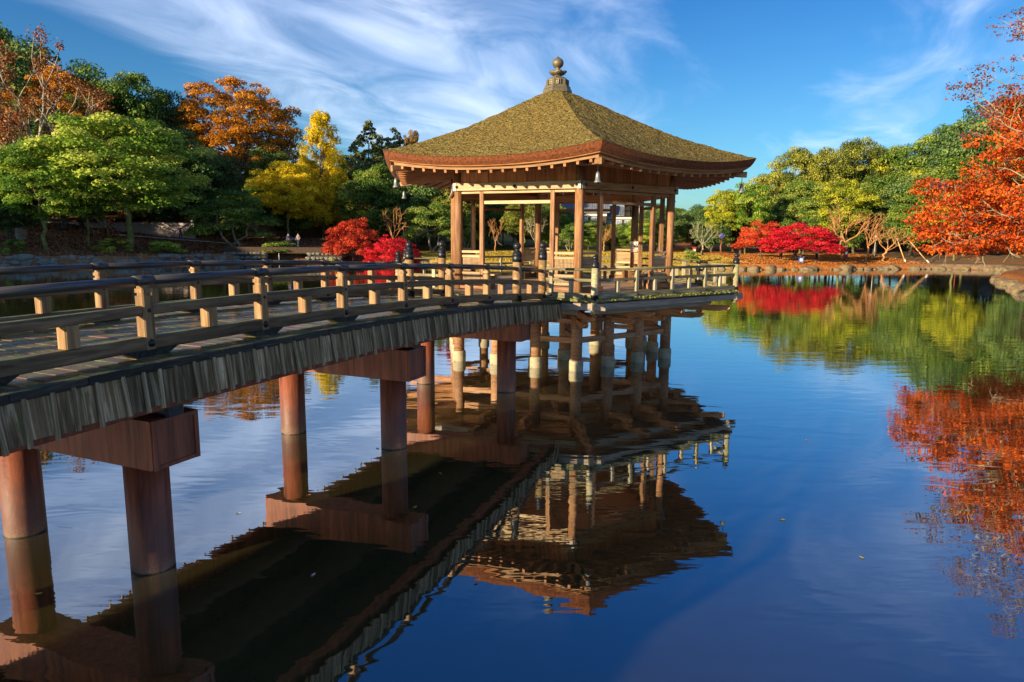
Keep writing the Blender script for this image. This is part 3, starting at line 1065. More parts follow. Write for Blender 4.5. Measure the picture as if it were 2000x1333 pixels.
def build_bridge():
    br = empty('footbridge', (MX, MY, 0), ROT,
               'long gently arched wooden footbridge with grey shingle skirts on red steel piles', 'footbridge')
    n = int(S_END / 0.192)
    rg = random.Random(2)
    for i in range(n):
        s = 0.06 + 0.192 * (i + 0.5)
        z = zd(s) - 0.055
        e = rg.uniform(-0.02, 0.02)
        stick('plank', br, W_PLANK, (-1.74 + e, -s, z + rg.uniform(-0.003, 0.003)), (1.74 + e, -s, z + rg.uniform(-0.003, 0.003)), 0.183, 0.05)
    # edge boards, skirts, battens and steel edge girders
    for sd in (-1, 1):
        s = 0.0
        while s < S_END:
            L = 0.62
            a = (sd * 1.80, -s, zd(s) - 0.045)
            b = (sd * 1.80 + rg.uniform(-0.006, 0.006), -(s + L - 0.006), zd(s + L) - 0.045 + rg.uniform(-0.004, 0.004))
            stick('edge_board', br, W_EDGE, a, b, 0.15, 0.075)
            s += L
        s = 0.02
        while s < S_END:
            wd = rg.choice((0.17, 0.2, 0.22, 0.24))
            top = zd(s + wd / 2) - 0.07
            tl = rg.uniform(0.030, 0.060)
            stick('shingle', br, W_SHING, (sd * 1.845, -(s + wd / 2), top), (sd * (1.845 + tl), -(s + wd / 2), top - 0.335 + rg.uniform(-0.012, 0.012)), 0.020, wd - 0.004,
                  up=(0, 1, 0))
            sk = rg.uniform(-0.018, 0.018)
            stick('batten', br, W_BATT, (sd * 1.868, -(s + wd), top + 0.0), (sd * (1.868 + tl + 0.008), -(s + wd) + sk, top - 0.365 + rg.uniform(-0.02, 0.02)), 0.026, 0.036,
                  up=(0, 1, 0))
            s += wd
        s = 0.0
        while s < S_END:
            L = 1.54
            for wpos, hh, gm in ((1.70, 0.40, STEEL), (0.62, 0.36, SHADE_STEEL)):  # inner girders take the near-black steel with shade painted in
                a = (sd * wpos, -s, zd(s) - 0.09 - hh / 2)
                b = (sd * wpos, -(s + L - 0.004), zd(s + L) - 0.09 - hh / 2)
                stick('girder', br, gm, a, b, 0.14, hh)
            s += L
    s = 0.0
    while s < S_END:
        stick('shade_plate', br, SHADE_STEEL, (0, -s, zd(s) - 0.10), (0, -(s + 1.536), zd(s + 1.536) - 0.10), 3.36, 0.03)  # dark sheet added under the planks to paint the underside shade
        s += 1.54
    for s in (1.40, 6.04, 10.68, 15.3, 19.7):
        top = 1.70
        cb = MB()
        cb.prism([(-1.52, 0.02), (-1.50, 0), (1.50, 0), (1.52, 0.02), (1.52, 0.48), (1.50, 0.50), (-1.50, 0.50), (-1.52, 0.48)], (1, 0, 0), (0, 0, 1), (0, 1, 0), -0.285, 0.285)
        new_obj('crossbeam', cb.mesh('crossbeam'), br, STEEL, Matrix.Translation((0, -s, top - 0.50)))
        for w in (-1.528, 1.528):
            for q, (yy, zz, dy, dz) in enumerate(((0.25, 0.25, 0.05, 0.50), (-0.25, 0.25, 0.05, 0.50), (0, 0.478, 0.46, 0.04), (0, 0.022, 0.46, 0.04))):
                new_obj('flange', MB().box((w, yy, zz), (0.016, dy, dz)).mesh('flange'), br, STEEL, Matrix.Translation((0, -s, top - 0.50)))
        for w in (-1.06, 1.06):
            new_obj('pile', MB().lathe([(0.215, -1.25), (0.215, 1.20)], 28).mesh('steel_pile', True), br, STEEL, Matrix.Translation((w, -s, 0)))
        for w in (-1.40, -0.62, 0.62, 1.40):
            zt = zd(s) - 0.46
            stick('bearing', br, IRON, (w, -s, 1.70), (w, -s, max(1.74, zt)), 0.30, 0.22)
    return br


def build_bridge_railing(sd, label):
    br = empty('bridge_railing', (MX, MY, 0), ROT, label, 'railing', 'handrails of the footbridge')
    W = 1.37 * sd
    st = [1.56 + 1.541 * i for i in range(0, 13)]
    out = 1 if sd > 0 else -1
    for s in (0.0, st[0]):
        finial_post('finial_post', br, W_POST, W, -s, zd(s) - 0.03, 3.39, 0.097)

    def seg(s0, s1):
        g = 0.004
        stick('top_rail', br, W_RAILTOP, (W, -s0 - g, zd(s0) + 0.70), (W, -s1 + g, zd(s1) + 0.70), 0.098, 0.090, 'round')
        stick('middle_rail', br, W_RAIL, (W, -s0 - g, zd(s0) + 0.415), (W, -s1 + g, zd(s1) + 0.415), 0.085, 0.095)
        stick('base_rail', br, W_RAIL, (W, -s0 - g, zd(s0) + 0.095), (W, -s1 + g, zd(s1) + 0.095), 0.115, 0.135)
        sm = (s0 + s1) / 2
        stick('short_post', br, W_POST, (W, -sm, zd(sm) + 0.163), (W, -sm, zd(sm) + 0.367), 0.125, 0.135)
    seg(0.10, st[0] - 0.10)
    for i in range(len(st) - 1):
        seg(st[i] + (0.10 if i == 0 else 0), st[i + 1])
    for i, s in enumerate(st[1:]):
        z = zd(s)
        stick('post', br, W_POST, (W, -s, z + 0.02), (W, -s, z + 0.555), 0.122, 0.122)
        stick('post_collar', br, W_POST, (W, -s, z + 0.585), (W, -s, z + 0.625), 0.122, 0.122)
        stick('post_neck', br, W_POST, (W, -s, z + 0.54), (W, -s, z + 0.66), 0.092, 0.092)
        m = MB().prism([(-0.30, 0.065), (-0.17, -0.005), (0.17, -0.005), (0.30, 0.065)], (0, 1, 0), (0, 0, 1), (1, 0, 0), -0.062, 0.062).mesh('block')
        new_obj('block', m, br, W_EDGE, Matrix.Translation((W, -s, z - 0.032)))
        # iron sleeve on the round rail over the post
        stick('rail_sleeve', br, W_RAILTOP, (W, -s + 0.10, zd(s - 0.1) + 0.702), (W, -s - 0.10, zd(s + 0.1) + 0.702), 0.108, 0.100, 'round')
        for o_ in (1, -1):
            new_obj('boss', boss_mesh(0.036), br, IRON, Matrix.Translation((W + o_ * 0.0575, -s + 0.0, z + 0.095)) @ Matrix.Rotation(o_ * math.pi / 2, 4, 'Y'))
            new_obj('boss', boss_mesh(0.018), br, IRON, Matrix.Translation((W + o_ * 0.0615, -s + 0.0, z + 0.415)) @ Matrix.Rotation(o_ * math.pi / 2, 4, 'Y'))
    return br


build_bridge()
build_bridge_railing(1, 'near handrail of the footbridge, along its right side towards the open water')
build_bridge_railing(-1, 'far handrail of the footbridge, along its left side')


def build_deck_railing():
    dr = empty('deck_railing', (CX, CY, 0), ROT, 'low mossy railing round the edge of the pavilion deck', 'railing')
    aP = RP * C30
    hP = RP / 2
    for k in range(6):
        c = corner(RP, k, 0)
        finial_post('finial_post', dr, W_MOSSP, c[0], c[1], 1.72, 3.09, 0.082, k=0.68, foot=False)
        new_obj('foot_sleeve', MB().lathe([(0.094, 2.02), (0.094, 2.13), (0.10, 2.135), (0.10, 2.155), (0.084, 2.16)], 20).mesh('foot_sleeve', True), dr, IRON, Matrix.Translation((c[0], c[1], 0)))
    for j in range(6):
        T = face_T(j)
        y = -aP
        spans = [(-hP, hP)]
        if j == 0:
            spans = [(-hP, -1.47), (1.47, hP)]
        for (a, b) in spans:
            stick('top_rail', dr, W_MOSSY, (a, y, 2.74), (b, y, 2.74), 0.07, 0.065, 'round', T=T)
            stick('middle_rail', dr, W_MOSSY, (a, y, 2.495), (b, y, 2.495), 0.06, 0.068, T=T)
            stick('base_rail', dr, W_MOSSY, (a, y, 2.125), (b, y, 2.125), 0.10, 0.135, T=T)
        if j == 0:
            talls = [-hP * 0.96 + 0.9, hP * 0.96 - 0.95]
            talls = [-1.60, 1.60]
            shorts = [-2.1, 2.1]
        else:
            talls = [(f - 0.5) * 2 * hP for f in (0.26, 0.505, 0.75)]
            shorts = [(f - 0.5) * 2 * hP for f in (0.14, 0.382, 0.628, 0.87)]
        for x in talls:
            stick('post', dr, W_MOSSP, (x, y, 2.05), (x, y, 2.71), 0.095, 0.095, T=T)
            for o_ in (1, -1):
                new_obj('boss', boss_mesh(0.032), dr, IRON, T @ Matrix.Translation((x, y - o_ * 0.05, 2.125)) @ Matrix.Rotation(o_ * math.pi / 2, 4, 'X'))
        for x in shorts:
            stick('short_post', dr, W_MOSSP, (x, y, 2.19), (x, y, 2.465), 0.095, 0.095, T=T)
        if j == 0:
            for x in (1.56, hP - 0.2):
                new_obj('boss', boss_mesh(0.036), dr, IRON, T @ Matrix.Translation((x, y - 0.05, 2.125)) @ Matrix.Rotation(math.pi / 2, 4, 'X'))
    return dr


build_deck_railing()


# ------------------------------------------------------------------ things in and on the pavilion
def P_local(x, y):
    c, s = math.cos(ROT), math.sin(ROT)
    return (CX + x * c - y * s, CY + x * s + y * c)


def build_bench(k, label):
    c = corner(RC, k, 0)
    wx, wy = P_local(c[0], c[1])
    b = empty('corner_bench', (wx, wy, DECK), ROT + math.pi / 3 * k, label, 'bench', 'corner benches inside the pavilion')
    # local frame: corner(k) at 30 degrees from -Y; work in axes along the two faces meeting here
    for sgn in (-1, 1):
        # direction along face away from the corner, and inward normal
        if sgn < 0:
            d = Vector((-1, 0, 0))
            nin = Vector((0, 1, 0))
        else:
            d = Vector((math.cos(R(60)), math.sin(R(60)), 0))
            nin = Vector((-math.sin(R(60)), math.cos(R(60)), 0))
        p0 = d * 0.12 + nin * 0.30
        p1 = d * 1.02 + nin * 0.30
        for q in range(3):
            o = nin * (-0.10 + q * 0.105)
            stick('seat_board', b, W_SLAT, p0 + o + Vector((0, 0, 0.41)), p1 + o + Vector((0, 0, 0.41)), 0.098, 0.04)
        for f in (0.15, 0.9):
            pp = d * f + nin * 0.30
            stick('leg', b, W_COL, pp, pp + Vector((0, 0, 0.388)), 0.26, 0.05, up=tuple(d))
    return b


for k, lab in ((1, 'corner bench by the right front column of the pavilion'), (2, 'corner bench under the hanging lantern at the far right column'),
               (3, 'corner bench at the back of the pavilion, middle far column'), (4, 'corner bench at the far left column of the pavilion'),
               (5, 'corner bench by the left front column of the pavilion')):
    build_bench(k, lab)


def build_bell(k, label):
    c = corner(5.38, k, 0)
    wx, wy = P_local(c[0], c[1])
    b = empty('wind_bell', (wx, wy, 4.72), 0, label, 'bell', 'bells hanging from the roof corners')
    new_obj('bell_body', MB().lathe([(0.085, 0.0), (0.087, 0.015), (0.062, 0.05), (0.050, 0.15), (0.044, 0.20), (0.028, 0.235), (0.010, 0.245)], 16).mesh('bell', True), b, BRONZE2)
    new_obj('hook', MB().lathe([(0.009, 0.24), (0.009, 0.42)], 6).mesh('hook'), b, IRON)
    new_obj('clapper', MB().lathe([(0.03, -0.03), (0.04, 0.0), (0.02, 0.03)], 8).mesh('clapper', True), b, IRON)


BRONZE2 = plain('dull_bell_metal', (0.16, 0.17, 0.16), (0.32, 0.33, 0.31), rough=0.4, scale=12, metal=0.5)
for k, lab in ((-1, 'small metal bell under the left roof corner of the pavilion'), (0, 'small metal bell under the front roof corner, nearest the viewer'),
               (1, 'small metal bell under the right roof corner, against the sky'), (2, 'small metal bell under the far right roof corner, hidden behind'),
               (3, 'small metal bell under the rear roof corner of the pavilion'), (4, 'small metal bell behind the left roof corner, second from left')):
    build_bell(k, lab)


def build_lantern():
    c = corner(RC - 0.32, 2, 0)
    wx, wy = P_local(c[0], c[1])
    l = empty('hanging_lantern', (wx, wy, 4.16), ROT, 'square hanging lantern beside the far right column of the pavilion', 'lantern')
    new_obj('glass', MB().box((0, 0, 0.19), (0.19, 0.19, 0.32)).mesh('glass'), l, plain('milky_glass', (0.40, 0.36, 0.26), (0.52, 0.47, 0.34), rough=0.3, scale=3, bump=0.02))
    for sx in (-1, 1):
        for sy in (-1, 1):
            stick('corner_bar', l, IRON, (sx * 0.10, sy * 0.10, 0.02), (sx * 0.10, sy * 0.10, 0.36), 0.02)
    for z in (0.015, 0.19, 0.365):
        new_obj('band', MB().box((0, 0, z), (0.225, 0.225, 0.022)).mesh('band'), l, IRON)
    new_obj('roof', MB().lathe([(0.19, 0.378), (0.03, 0.46)], 4, rot=math.pi / 4).mesh('roof'), l, IRON)
    stick('hanger', l, IRON, (0, 0, 0.45), (0, 0, 0.62), 0.015)


build_lantern()


def build_notice():
    c = corner(RC, 2, 0)
    wx, wy = P_local(c[0], c[1])
    d = Vector((0 - wx, 0 - wy, 0)).normalized()
    ang = math.atan2(d.y, d.x) + math.pi / 2
    n = empty('notice_sign', (wx + d.x * 0.13, wy + d.y * 0.13, 3.18), ang, 'small white no smoking style notice with red marks on far right column', 'sign')
    new_obj('board', MB().box((0, 0, 0), (0.26, 0.012, 0.34)).mesh('board'), n, WHITE)
    # red ring with bar, red dot, and two red lines of print
    ring = MB()
    vs, fs = [], []
    q = 20
    for i in range(q):
        a = 2 * math.pi * i / q
        for r_ in (0.058, 0.080):
            vs.append((-0.035 + r_ * math.cos(a), -0.010, 0.0 + r_ * math.sin(a)))
    for i in range(q):
        j = (i + 1) % q
        fs.append((2 * i, 2 * j, 2 * j + 1, 2 * i + 1))
    ring.add(vs, fs)
    ring.box((-0.035, -0.010, 0.0), (0.12, 0.004, 0.016), Matrix.Identity(4))
    ring.lathe([(0.024, 0), (0.024, 0.004)], 12, M=Matrix.Translation((0.075, -0.008, 0.09)) @ Matrix.Rotation(math.pi / 2, 4, 'X'))
    ring.box((0, -0.0095, -0.115), (0.18, 0.004, 0.012))
    ring.box((0, -0.0095, -0.140), (0.15, 0.004, 0.010))
    new_obj('print', ring.mesh('print'), n, SIGNRED)


build_notice()


# ------------------------------------------------------------------ trees
def rand_dirs(rng, n):
    v = rng.normal(size=(n, 3))
    return v / (np.linalg.norm(v, axis=1, keepdims=True) + 1e-9)


def leaf_mesh(name, pos, out, size, tint, rng, asp=0.62, flat=0.35):
    """one folded rhombus leaf spray per position, facing roughly outwards and upwards"""
    n = len(pos)
    nrm = out * 0.7 + rand_dirs(rng, n) * 0.75 + np.array([0, 0, flat])
    nrm /= np.linalg.norm(nrm, axis=1, keepdims=True)
    a = np.cross(nrm, rand_dirs(rng, n))
    a /= np.linalg.norm(a, axis=1, keepdims=True) + 1e-9
    b = np.cross(nrm, a)
    s = (size * rng.uniform(0.6, 1.3, n))[:, None]
    fold = nrm * s * 0.18
    V = np.stack([pos - a * s * 0.5, pos + b * s * asp * 0.5 + fold, pos + a * s * 0.5, pos - b * s * asp * 0.5 + fold], 1).reshape(-1, 3)
    F = np.arange(n * 4).reshape(n, 4)
    me = np_mesh(name, V, F)
    at = me.attributes.new('tint', 'FLOAT', 'POINT')
    at.data.foreach_set('value', np.repeat(np.clip(tint, 0, 1), 4).astype(np.float32))
    return me


def tubes_mesh(name, segs, sides=5):
    segs = np.array([(*p, *q, r1, r2) for p, q, r1, r2 in segs], dtype=float)
    n = len(segs)
    p, q, r1, r2 = segs[:, 0:3], segs[:, 3:6], segs[:, 6], segs[:, 7]
    d = q - p
    d /= np.linalg.norm(d, axis=1, keepdims=True) + 1e-9
    ref = np.where(np.abs(d[:, 2:3]) > 0.9, np.array([[1., 0, 0]]), np.array([[0, 0, 1.]]))
    u = np.cross(d, ref)
    u /= np.linalg.norm(u, axis=1, keepdims=True) + 1e-9
    v = np.cross(d, u)
    ang = 2 * np.pi * np.arange(sides) / sides
    ring = np.cos(ang)[None, :, None] * u[:, None] + np.sin(ang)[None, :, None] * v[:, None]
    A = p[:, None] + ring * r1[:, None, None]
    B = q[:, None] + ring * r2[:, None, None]
    V = np.concatenate([A, B], 1).reshape(-1, 3)
    base = (np.arange(n) * 2 * sides)[:, None]
    i = np.arange(sides)
    j = (i + 1) % sides
    F = np.stack([base + i, base + j, base + sides + j, base + sides + i], -1).reshape(-1, 4)
    return np_mesh(name, V, F, smooth=True)


def bend(rng, p, q, r1, r2, k=4, amp=0.12):
    p, q = np.array(p, float), np.array(q, float)
    L = np.linalg.norm(q - p)
    pts = [p]
    for i in range(1, k):
        pts.append(p + (q - p) * i / k + rng.normal(size=3) * L * amp * math.sin(math.pi * i / k) * np.array([1, 1, 0.5]))
    pts.append(q)
    rr = np.linspace(r1, r2, k + 1)
    return [(tuple(pts[i]), tuple(pts[i + 1]), rr[i], rr[i + 1]) for i in range(k)]


def clump_tree(seed, style, Hh, rad, cb, ncl, nleaf, leaf, rcl, rtrunk, limbs=16, multi=1, clump_flat=0.8):
    """returns trunk mesh, crown mesh for a tree of height Hh, crown radius rad, crown base cb"""
    rng = np.random.RandomState(seed)
    C, CR = [], []
    hh = (Hh - cb) / 2
    cz = (Hh + cb) / 2
    while len(C) < ncl:
        d = rand_dirs(rng, 1)[0]
        if style == 'round':
            f = rng.uniform(0.35, 0.98) ** 0.55
            lump = 0.86 + 0.14 * math.sin(3 * math.atan2(d[1], d[0]) + seed) * math.cos(2.2 * d[2] + seed)
            c = np.array([d[0] * rad * f * lump, d[1] * rad * f * lump, cz + d[2] * hh * f])
            cr = rcl * rng.uniform(0.65, 1.25)
        elif style == 'dome':
            d[2] = abs(d[2]) * 1.0 - 0.15
            f = rng.uniform(0.5, 1.0) ** 0.5
            c = np.array([d[0] * rad * f, d[1] * rad * f, cb + (d[2] + 0.15) * (Hh - cb) * f])
            cr = rcl * rng.uniform(0.7, 1.2)
        elif style == 'ginkgo':
            f = rng.uniform(0, 1) ** 1.15
            rr = rad * (1 - f) ** 0.45 * min(1, 0.6 + f * 3) * rng.uniform(0.35, 1.0) ** 0.6
            a = rng.uniform(0, 6.283)
            c = np.array([rr * math.cos(a), rr * math.sin(a), cb + f * (Hh - cb)])
            cr = rcl * rng.uniform(0.6, 1.1) * (1.15 - 0.6 * f)
        elif style == 'zelk':
            a = rng.uniform(0, 6.283)
            th = rng.uniform(0, 1) ** 0.6 * 2.05
            f = rng.uniform(0.45, 1.0) ** 0.6
            c = np.array([math.sin(th) * math.cos(a) * rad * f, math.sin(th) * math.sin(a) * rad * f, cb + (Hh - cb) * (0.42 + 0.58 * math.cos(th) * f)])
            if c[2] < cb:
                continue
            cr = rcl * rng.uniform(0.6, 1.2)
        elif style == 'maple':
            a = rng.uniform(0, 6.283)
            f = math.sqrt(rng.uniform(0.0, 1.0))
            top = math.sqrt(max(0, 1 - f * f * 0.85))
            c = np.array([f * rad * math.cos(a), f * rad * math.sin(a), cb + (Hh - cb) * top * rng.uniform(0.25, 1.0)])
            cr = rcl * rng.uniform(0.7, 1.25)
        else:  # conifer
            f = rng.uniform(0, 1) ** 1.3
            a = rng.uniform(0, 6.283)
            rr = rad * (1 - f) ** 0.75 * rng.uniform(0.2, 1.0) ** 0.5
            c = np.array([rr * math.cos(a), rr * math.sin(a), cb + f * (Hh - cb) + rr * 0.25])
            cr = rcl * rng.uniform(0.6, 1.1) * (1.1 - 0.75 * f)
        C.append(c)
        CR.append(cr)
    C, CR = np.array(C), np.array(CR)
    wgt = CR ** 2
    cnt = np.maximum(6, (nleaf * wgt / wgt.sum())).astype(int)
    idx = np.repeat(np.arange(ncl), cnt)
    d = rand_dirs(rng, len(idx))
    low = d[:, 2] < -0.25
    d[low, 2] *= -0.6
    d /= np.linalg.norm(d, axis=1, keepdims=True)
    shell = rng.uniform(0.45, 1.08, len(idx)) ** 0.7
    sc = np.array([1.1, 1.1, clump_flat])
    if style == 'ginkgo':
        sc = np.array([0.75, 0.75, 1.5])
    if style == 'conifer':
        sc = np.array([1.1, 1.1, 0.9])
    if style == 'maple':
        sc = np.array([1.2, 1.2, 0.65])
    pos = C[idx] + d * (CR[idx] * shell)[:, None] * sc
    ctint = rng.uniform(0.2, 0.8, ncl)
    tint = ctint[idx] + rng.normal(size=len(idx)) * 0.13
    crown = leaf_mesh('crown', pos, d, leaf, tint, rng)
    segs = []
    if multi == 1:
        lean = rng.normal(size=2) * 0.02 * Hh
        fork = np.array([lean[0], lean[1], cb + (Hh - cb) * 0.22])
        segs += bend(rng, (0, 0, -0.4), fork, rtrunk, rtrunk * 0.72, 6, 0.03)
        segs += bend(rng, fork, (lean[0] * 1.4, lean[1] * 1.4, cb + (Hh - cb) * 0.78), rtrunk * 0.7, rtrunk * 0.18, 6, 0.05)
        forks = [fork + np.array([0, 0, (Hh - cb) * f]) for f in (-0.05, 0.05, 0.18, 0.34)]
    else:
        forks = []
        for k in range(multi):
            a = 6.283 * k / multi + rng.uniform(-0.4, 0.4)
            f = np.array([math.cos(a) * rad * 0.38, math.sin(a) * rad * 0.38, cb + (Hh - cb) * 0.25])
            segs += bend(rng, (math.cos(a) * 0.15, math.sin(a) * 0.15, -0.3), f, rtrunk * 0.7, rtrunk * 0.4, 5, 0.07)
            forks.append(f)
    for k in rng.choice(ncl, min(limbs, ncl), replace=False):
        fk = forks[int(np.argmin([np.linalg.norm(f[:2] - C[k][:2]) + rng.uniform(0, rad * 0.7) + 2.0 * max(0, f[2] - C[k][2]) for f in forks]))]
        s = bend(rng, fk, C[k], rtrunk * 0.34, rtrunk * 0.07, 5, 0.07)
        segs += s
        for _ in range(3):
            m = np.array(s[rng.randint(2, 5)][0])
            e = m + rand_dirs(rng, 1)[0] * CR[k] * 1.3 + (C[k] - m) * 0.5
            segs += bend(rng, m, e, rtrunk * 0.10, rtrunk * 0.03, 2, 0.1)
    trunk = tubes_mesh('trunk', segs, 7)
    return trunk, crown


def grow(rng, p, d, L, r, depth, segs, tips, spread=0.55, up=0.12, shrink=0.74, kids=(2, 3), minr=0.006):
    d = d / np.linalg.norm(d)
    k = 3
    q = p
    for i in range(k):
        d = d + rng.normal(size=3) * 0.16 + np.array([0, 0, up * 0.3])
        d /= np.linalg.norm(d)
        n = q + d * L / k
        ra, rb = r * (1 - 0.12 * i), r * (1 - 0.12 * (i + 1))
        segs.append((tuple(q), tuple(n), ra, rb))
        q = n
        if depth > 1 and i < 2 and rng.rand() < 0.5:
            sd = d + rng.normal(size=3) * spread
            grow(rng, q, sd, L * shrink * 0.75, r * 0.45, depth - 2, segs, tips, spread, up, shrink, kids, minr)
    if depth <= 0:
        tips.append((q, d))
        return
    for c in range(rng.choice(kids)):
        nd = d + rng.normal(size=3) * spread
        nd[2] += up
        grow(rng, q, nd, L * shrink * rng.uniform(0.8, 1.15), max(minr, r * 0.62), depth - 1, segs, tips, spread, up, shrink, kids, minr)


def bare_tree(seed, Hh, rad, rtrunk, depth=5, trunk_frac=0.35, leaves=0, leaf=0.2, lean=(0, 0), nmain=5, flat=0.0, minr=0.010):
    rng = np.random.RandomState(seed)
    segs, tips = [], []
    fork = np.array([lean[0], lean[1], Hh * trunk_frac])
    segs += bend(rng, (0, 0, -0.4), fork, rtrunk, rtrunk * 0.75, 6, 0.05)
    for k in range(nmain):
        a = 6.283 * (k + rng.uniform(-0.3, 0.3)) / nmain
        d = np.array([math.cos(a), math.sin(a), rng.uniform(0.6, 1.3) * (1 - flat)])
        grow(rng, fork, d, 1.0, rtrunk * 0.55, depth, segs, tips, 0.42, 0.10, 0.80, (2, 3), minr)
    # fit the branch cloud to the wanted crown
    P = np.array([t[0] for t in tips]) - fork
    sx = rad / np.percentile(np.hypot(P[:, 0], P[:, 1]), 93)
    sz = (Hh - fork[2]) / np.percentile(P[:, 2], 97)
    S = np.array([sx, sx, sz])
    out = []
    for (p, q, a, b) in segs:
        p, q = np.array(p), np.array(q)
        if max(p[2], q[2]) > fork[2] - 1e-3 or np.hypot(*(q - fork)[:2]) > 0.3:
            p2 = fork + (p - fork) * S if p[2] > fork[2] - 0.5 * abs(0) - 1e9 and not (p[2] <= fork[2] and np.hypot(*(p - fork)[:2]) < 0.25 and q[2] <= fork[2] + 1e-6) else p
            q2 = fork + (q - fork) * S if not (p[2] <= fork[2] and np.hypot(*(p - fork)[:2]) < 0.25 and q[2] <= fork[2] + 1e-6) else q
            out.append((tuple(p2), tuple(q2), a, b))
        else:
            out.append((tuple(p), tuple(q), a, b))
    trunk = tubes_mesh('trunk', out, 5)
    crown = None
    T = np.array([fork + (t[0] - fork) * S for t in tips])
    if leaves:
        idx = rng.randint(0, len(T), leaves)
        pos = T[idx] + rng.normal(size=(leaves, 3)) * rad * 0.03
        crown = leaf_mesh('crown', pos, rand_dirs(rng, leaves), leaf, rng.uniform(0, 1, leaves), rng)
    else:
        # finest twigs: slim splinters at every branch end
        ns = len(T) * 5
        idx = np.repeat(np.arange(len(T)), 5)
        D = np.array([t[1] for t in tips])[idx] + rng.normal(size=(ns, 3)) * 0.55
        D /= np.linalg.norm(D, axis=1, keepdims=True)
        L = rad * rng.uniform(0.08, 0.22, ns)[:, None]
        w = np.cross(D, rand_dirs(rng, ns))
        w /= np.linalg.norm(w, axis=1, keepdims=True) + 1e-9
        p = T[idx]
        w *= minr * 0.9
        V = np.stack([p - w, p + w, p + D * L], 1).reshape(-1, 3)
        crown = np_mesh('twigs', V, np.arange(ns * 3).reshape(ns, 3))
    return trunk, crown


def make_protos():
    P = {}
    P['ever'] = [(clump_tree(11 + i, 'round', 14, 6.0, 1.6, 120, 30000, 0.31, 1.35, 0.34, 18), 14, 6.2) for i in range(3)]
    P['broad'] = [(clump_tree(31 + i, 'round', 14, 6.5, 3.9, 160, 32000, 0.27, 1.05, 0.24, 34), 14, 6.8) for i in range(3)]
    P['dome'] = [(clump_tree(51 + i, 'dome', 8, 4.6, 1.6, 60, 14000, 0.27, 1.15, 0.26, 16, multi=3, clump_flat=0.6), 8.6, 5.0) for i in range(2)]
    P['zelk'] = [(clump_tree(61 + i, 'zelk', 20, 9.0, 4.6, 300, 46000, 0.30, 1.05, 0.36, 90, clump_flat=0.75), 20.4, 9.6) for i in range(2)]
    P['ginkgo'] = [(clump_tree(71, 'ginkgo', 18, 4.2, 2.2, 190, 34000, 0.26, 1.15, 0.24, 20), 18.8, 4.6)]
    P['maple'] = [(clump_tree(81 + i, 'maple', 5.2, 3.9, 0.9, 150, 19000, 0.16, 0.55, 0.11, 34), 5.5, 4.3) for i in range(3)]
    P['conifer'] = [(clump_tree(91 + i, 'conifer', 16, 4.6, 3.0, 110, 15000, 0.36, 1.0, 0.26, 12), 16.6, 5.2) for i in range(2)]
    P['bare'] = [(bare_tree(101 + i, 5.6, 2.3, 0.15, 3, 0.34, nmain=4, minr=0.018), 5.8, 2.4) for i in range(3)]
    P['rusty'] = [(bare_tree(121, 20, 10, 0.55, 4, 0.22, leaves=14000, leaf=0.30, nmain=7, minr=0.05), 20.5, 10.2)]
    P['bush'] = [(clump_tree(141, 'dome', 2.0, 1.3, 0.1, 26, 3500, 0.16, 0.42, 0.04, 6), 2.1, 1.5)]
    return P


PROTO = make_protos()
_used = {}


def plant(kind, mat, x, y, ztop, rad, label, group=None, cat='tree', bark=None, rot=None, lean=None, name=None):
    i = _used.get(kind, 0)
    _used[kind] = i + 1
    (tm, cm), ph, pr = PROTO[kind][i % len(PROTO[kind])]
    z0 = gz(x, y) - 0.05
    t = empty(name or {'bare': 'leafless_tree', 'rusty': 'leafless_tree', 'zelk': 'autumn_tree', 'ever': 'evergreen_tree', 'broad': 'broadleaf_tree',
                       'dome': 'round_tree', 'ginkgo': 'ginkgo_tree', 'maple': 'maple_tree', 'conifer': 'conifer_tree', 'bush': 'bush'}[kind],
              (x, y, z0), (i * 2.4) % 6.28 if rot is None else rot, label, cat, group)
    s = rad / pr
    t.scale = (s, s, (ztop - z0) / ph)
    if lean:
        t.rotation_euler = (lean[0], lean[1], t.rotation_euler[2])
    bark = bark or {'broad': BARK_MOSS, 'dome': BARK_PALE, 'bare': BARK_PALE, 'rusty': BARK_PALE, 'zelk': BARK}.get(kind, BARK)
    cmat = mat
    if kind == 'bare':
        bark = cmat = mat
    new_obj('trunk', tm, t, bark)
    if cm is not None:
        new_obj('twigs' if kind == 'bare' else 'crown', cm, t, cmat)
    return t


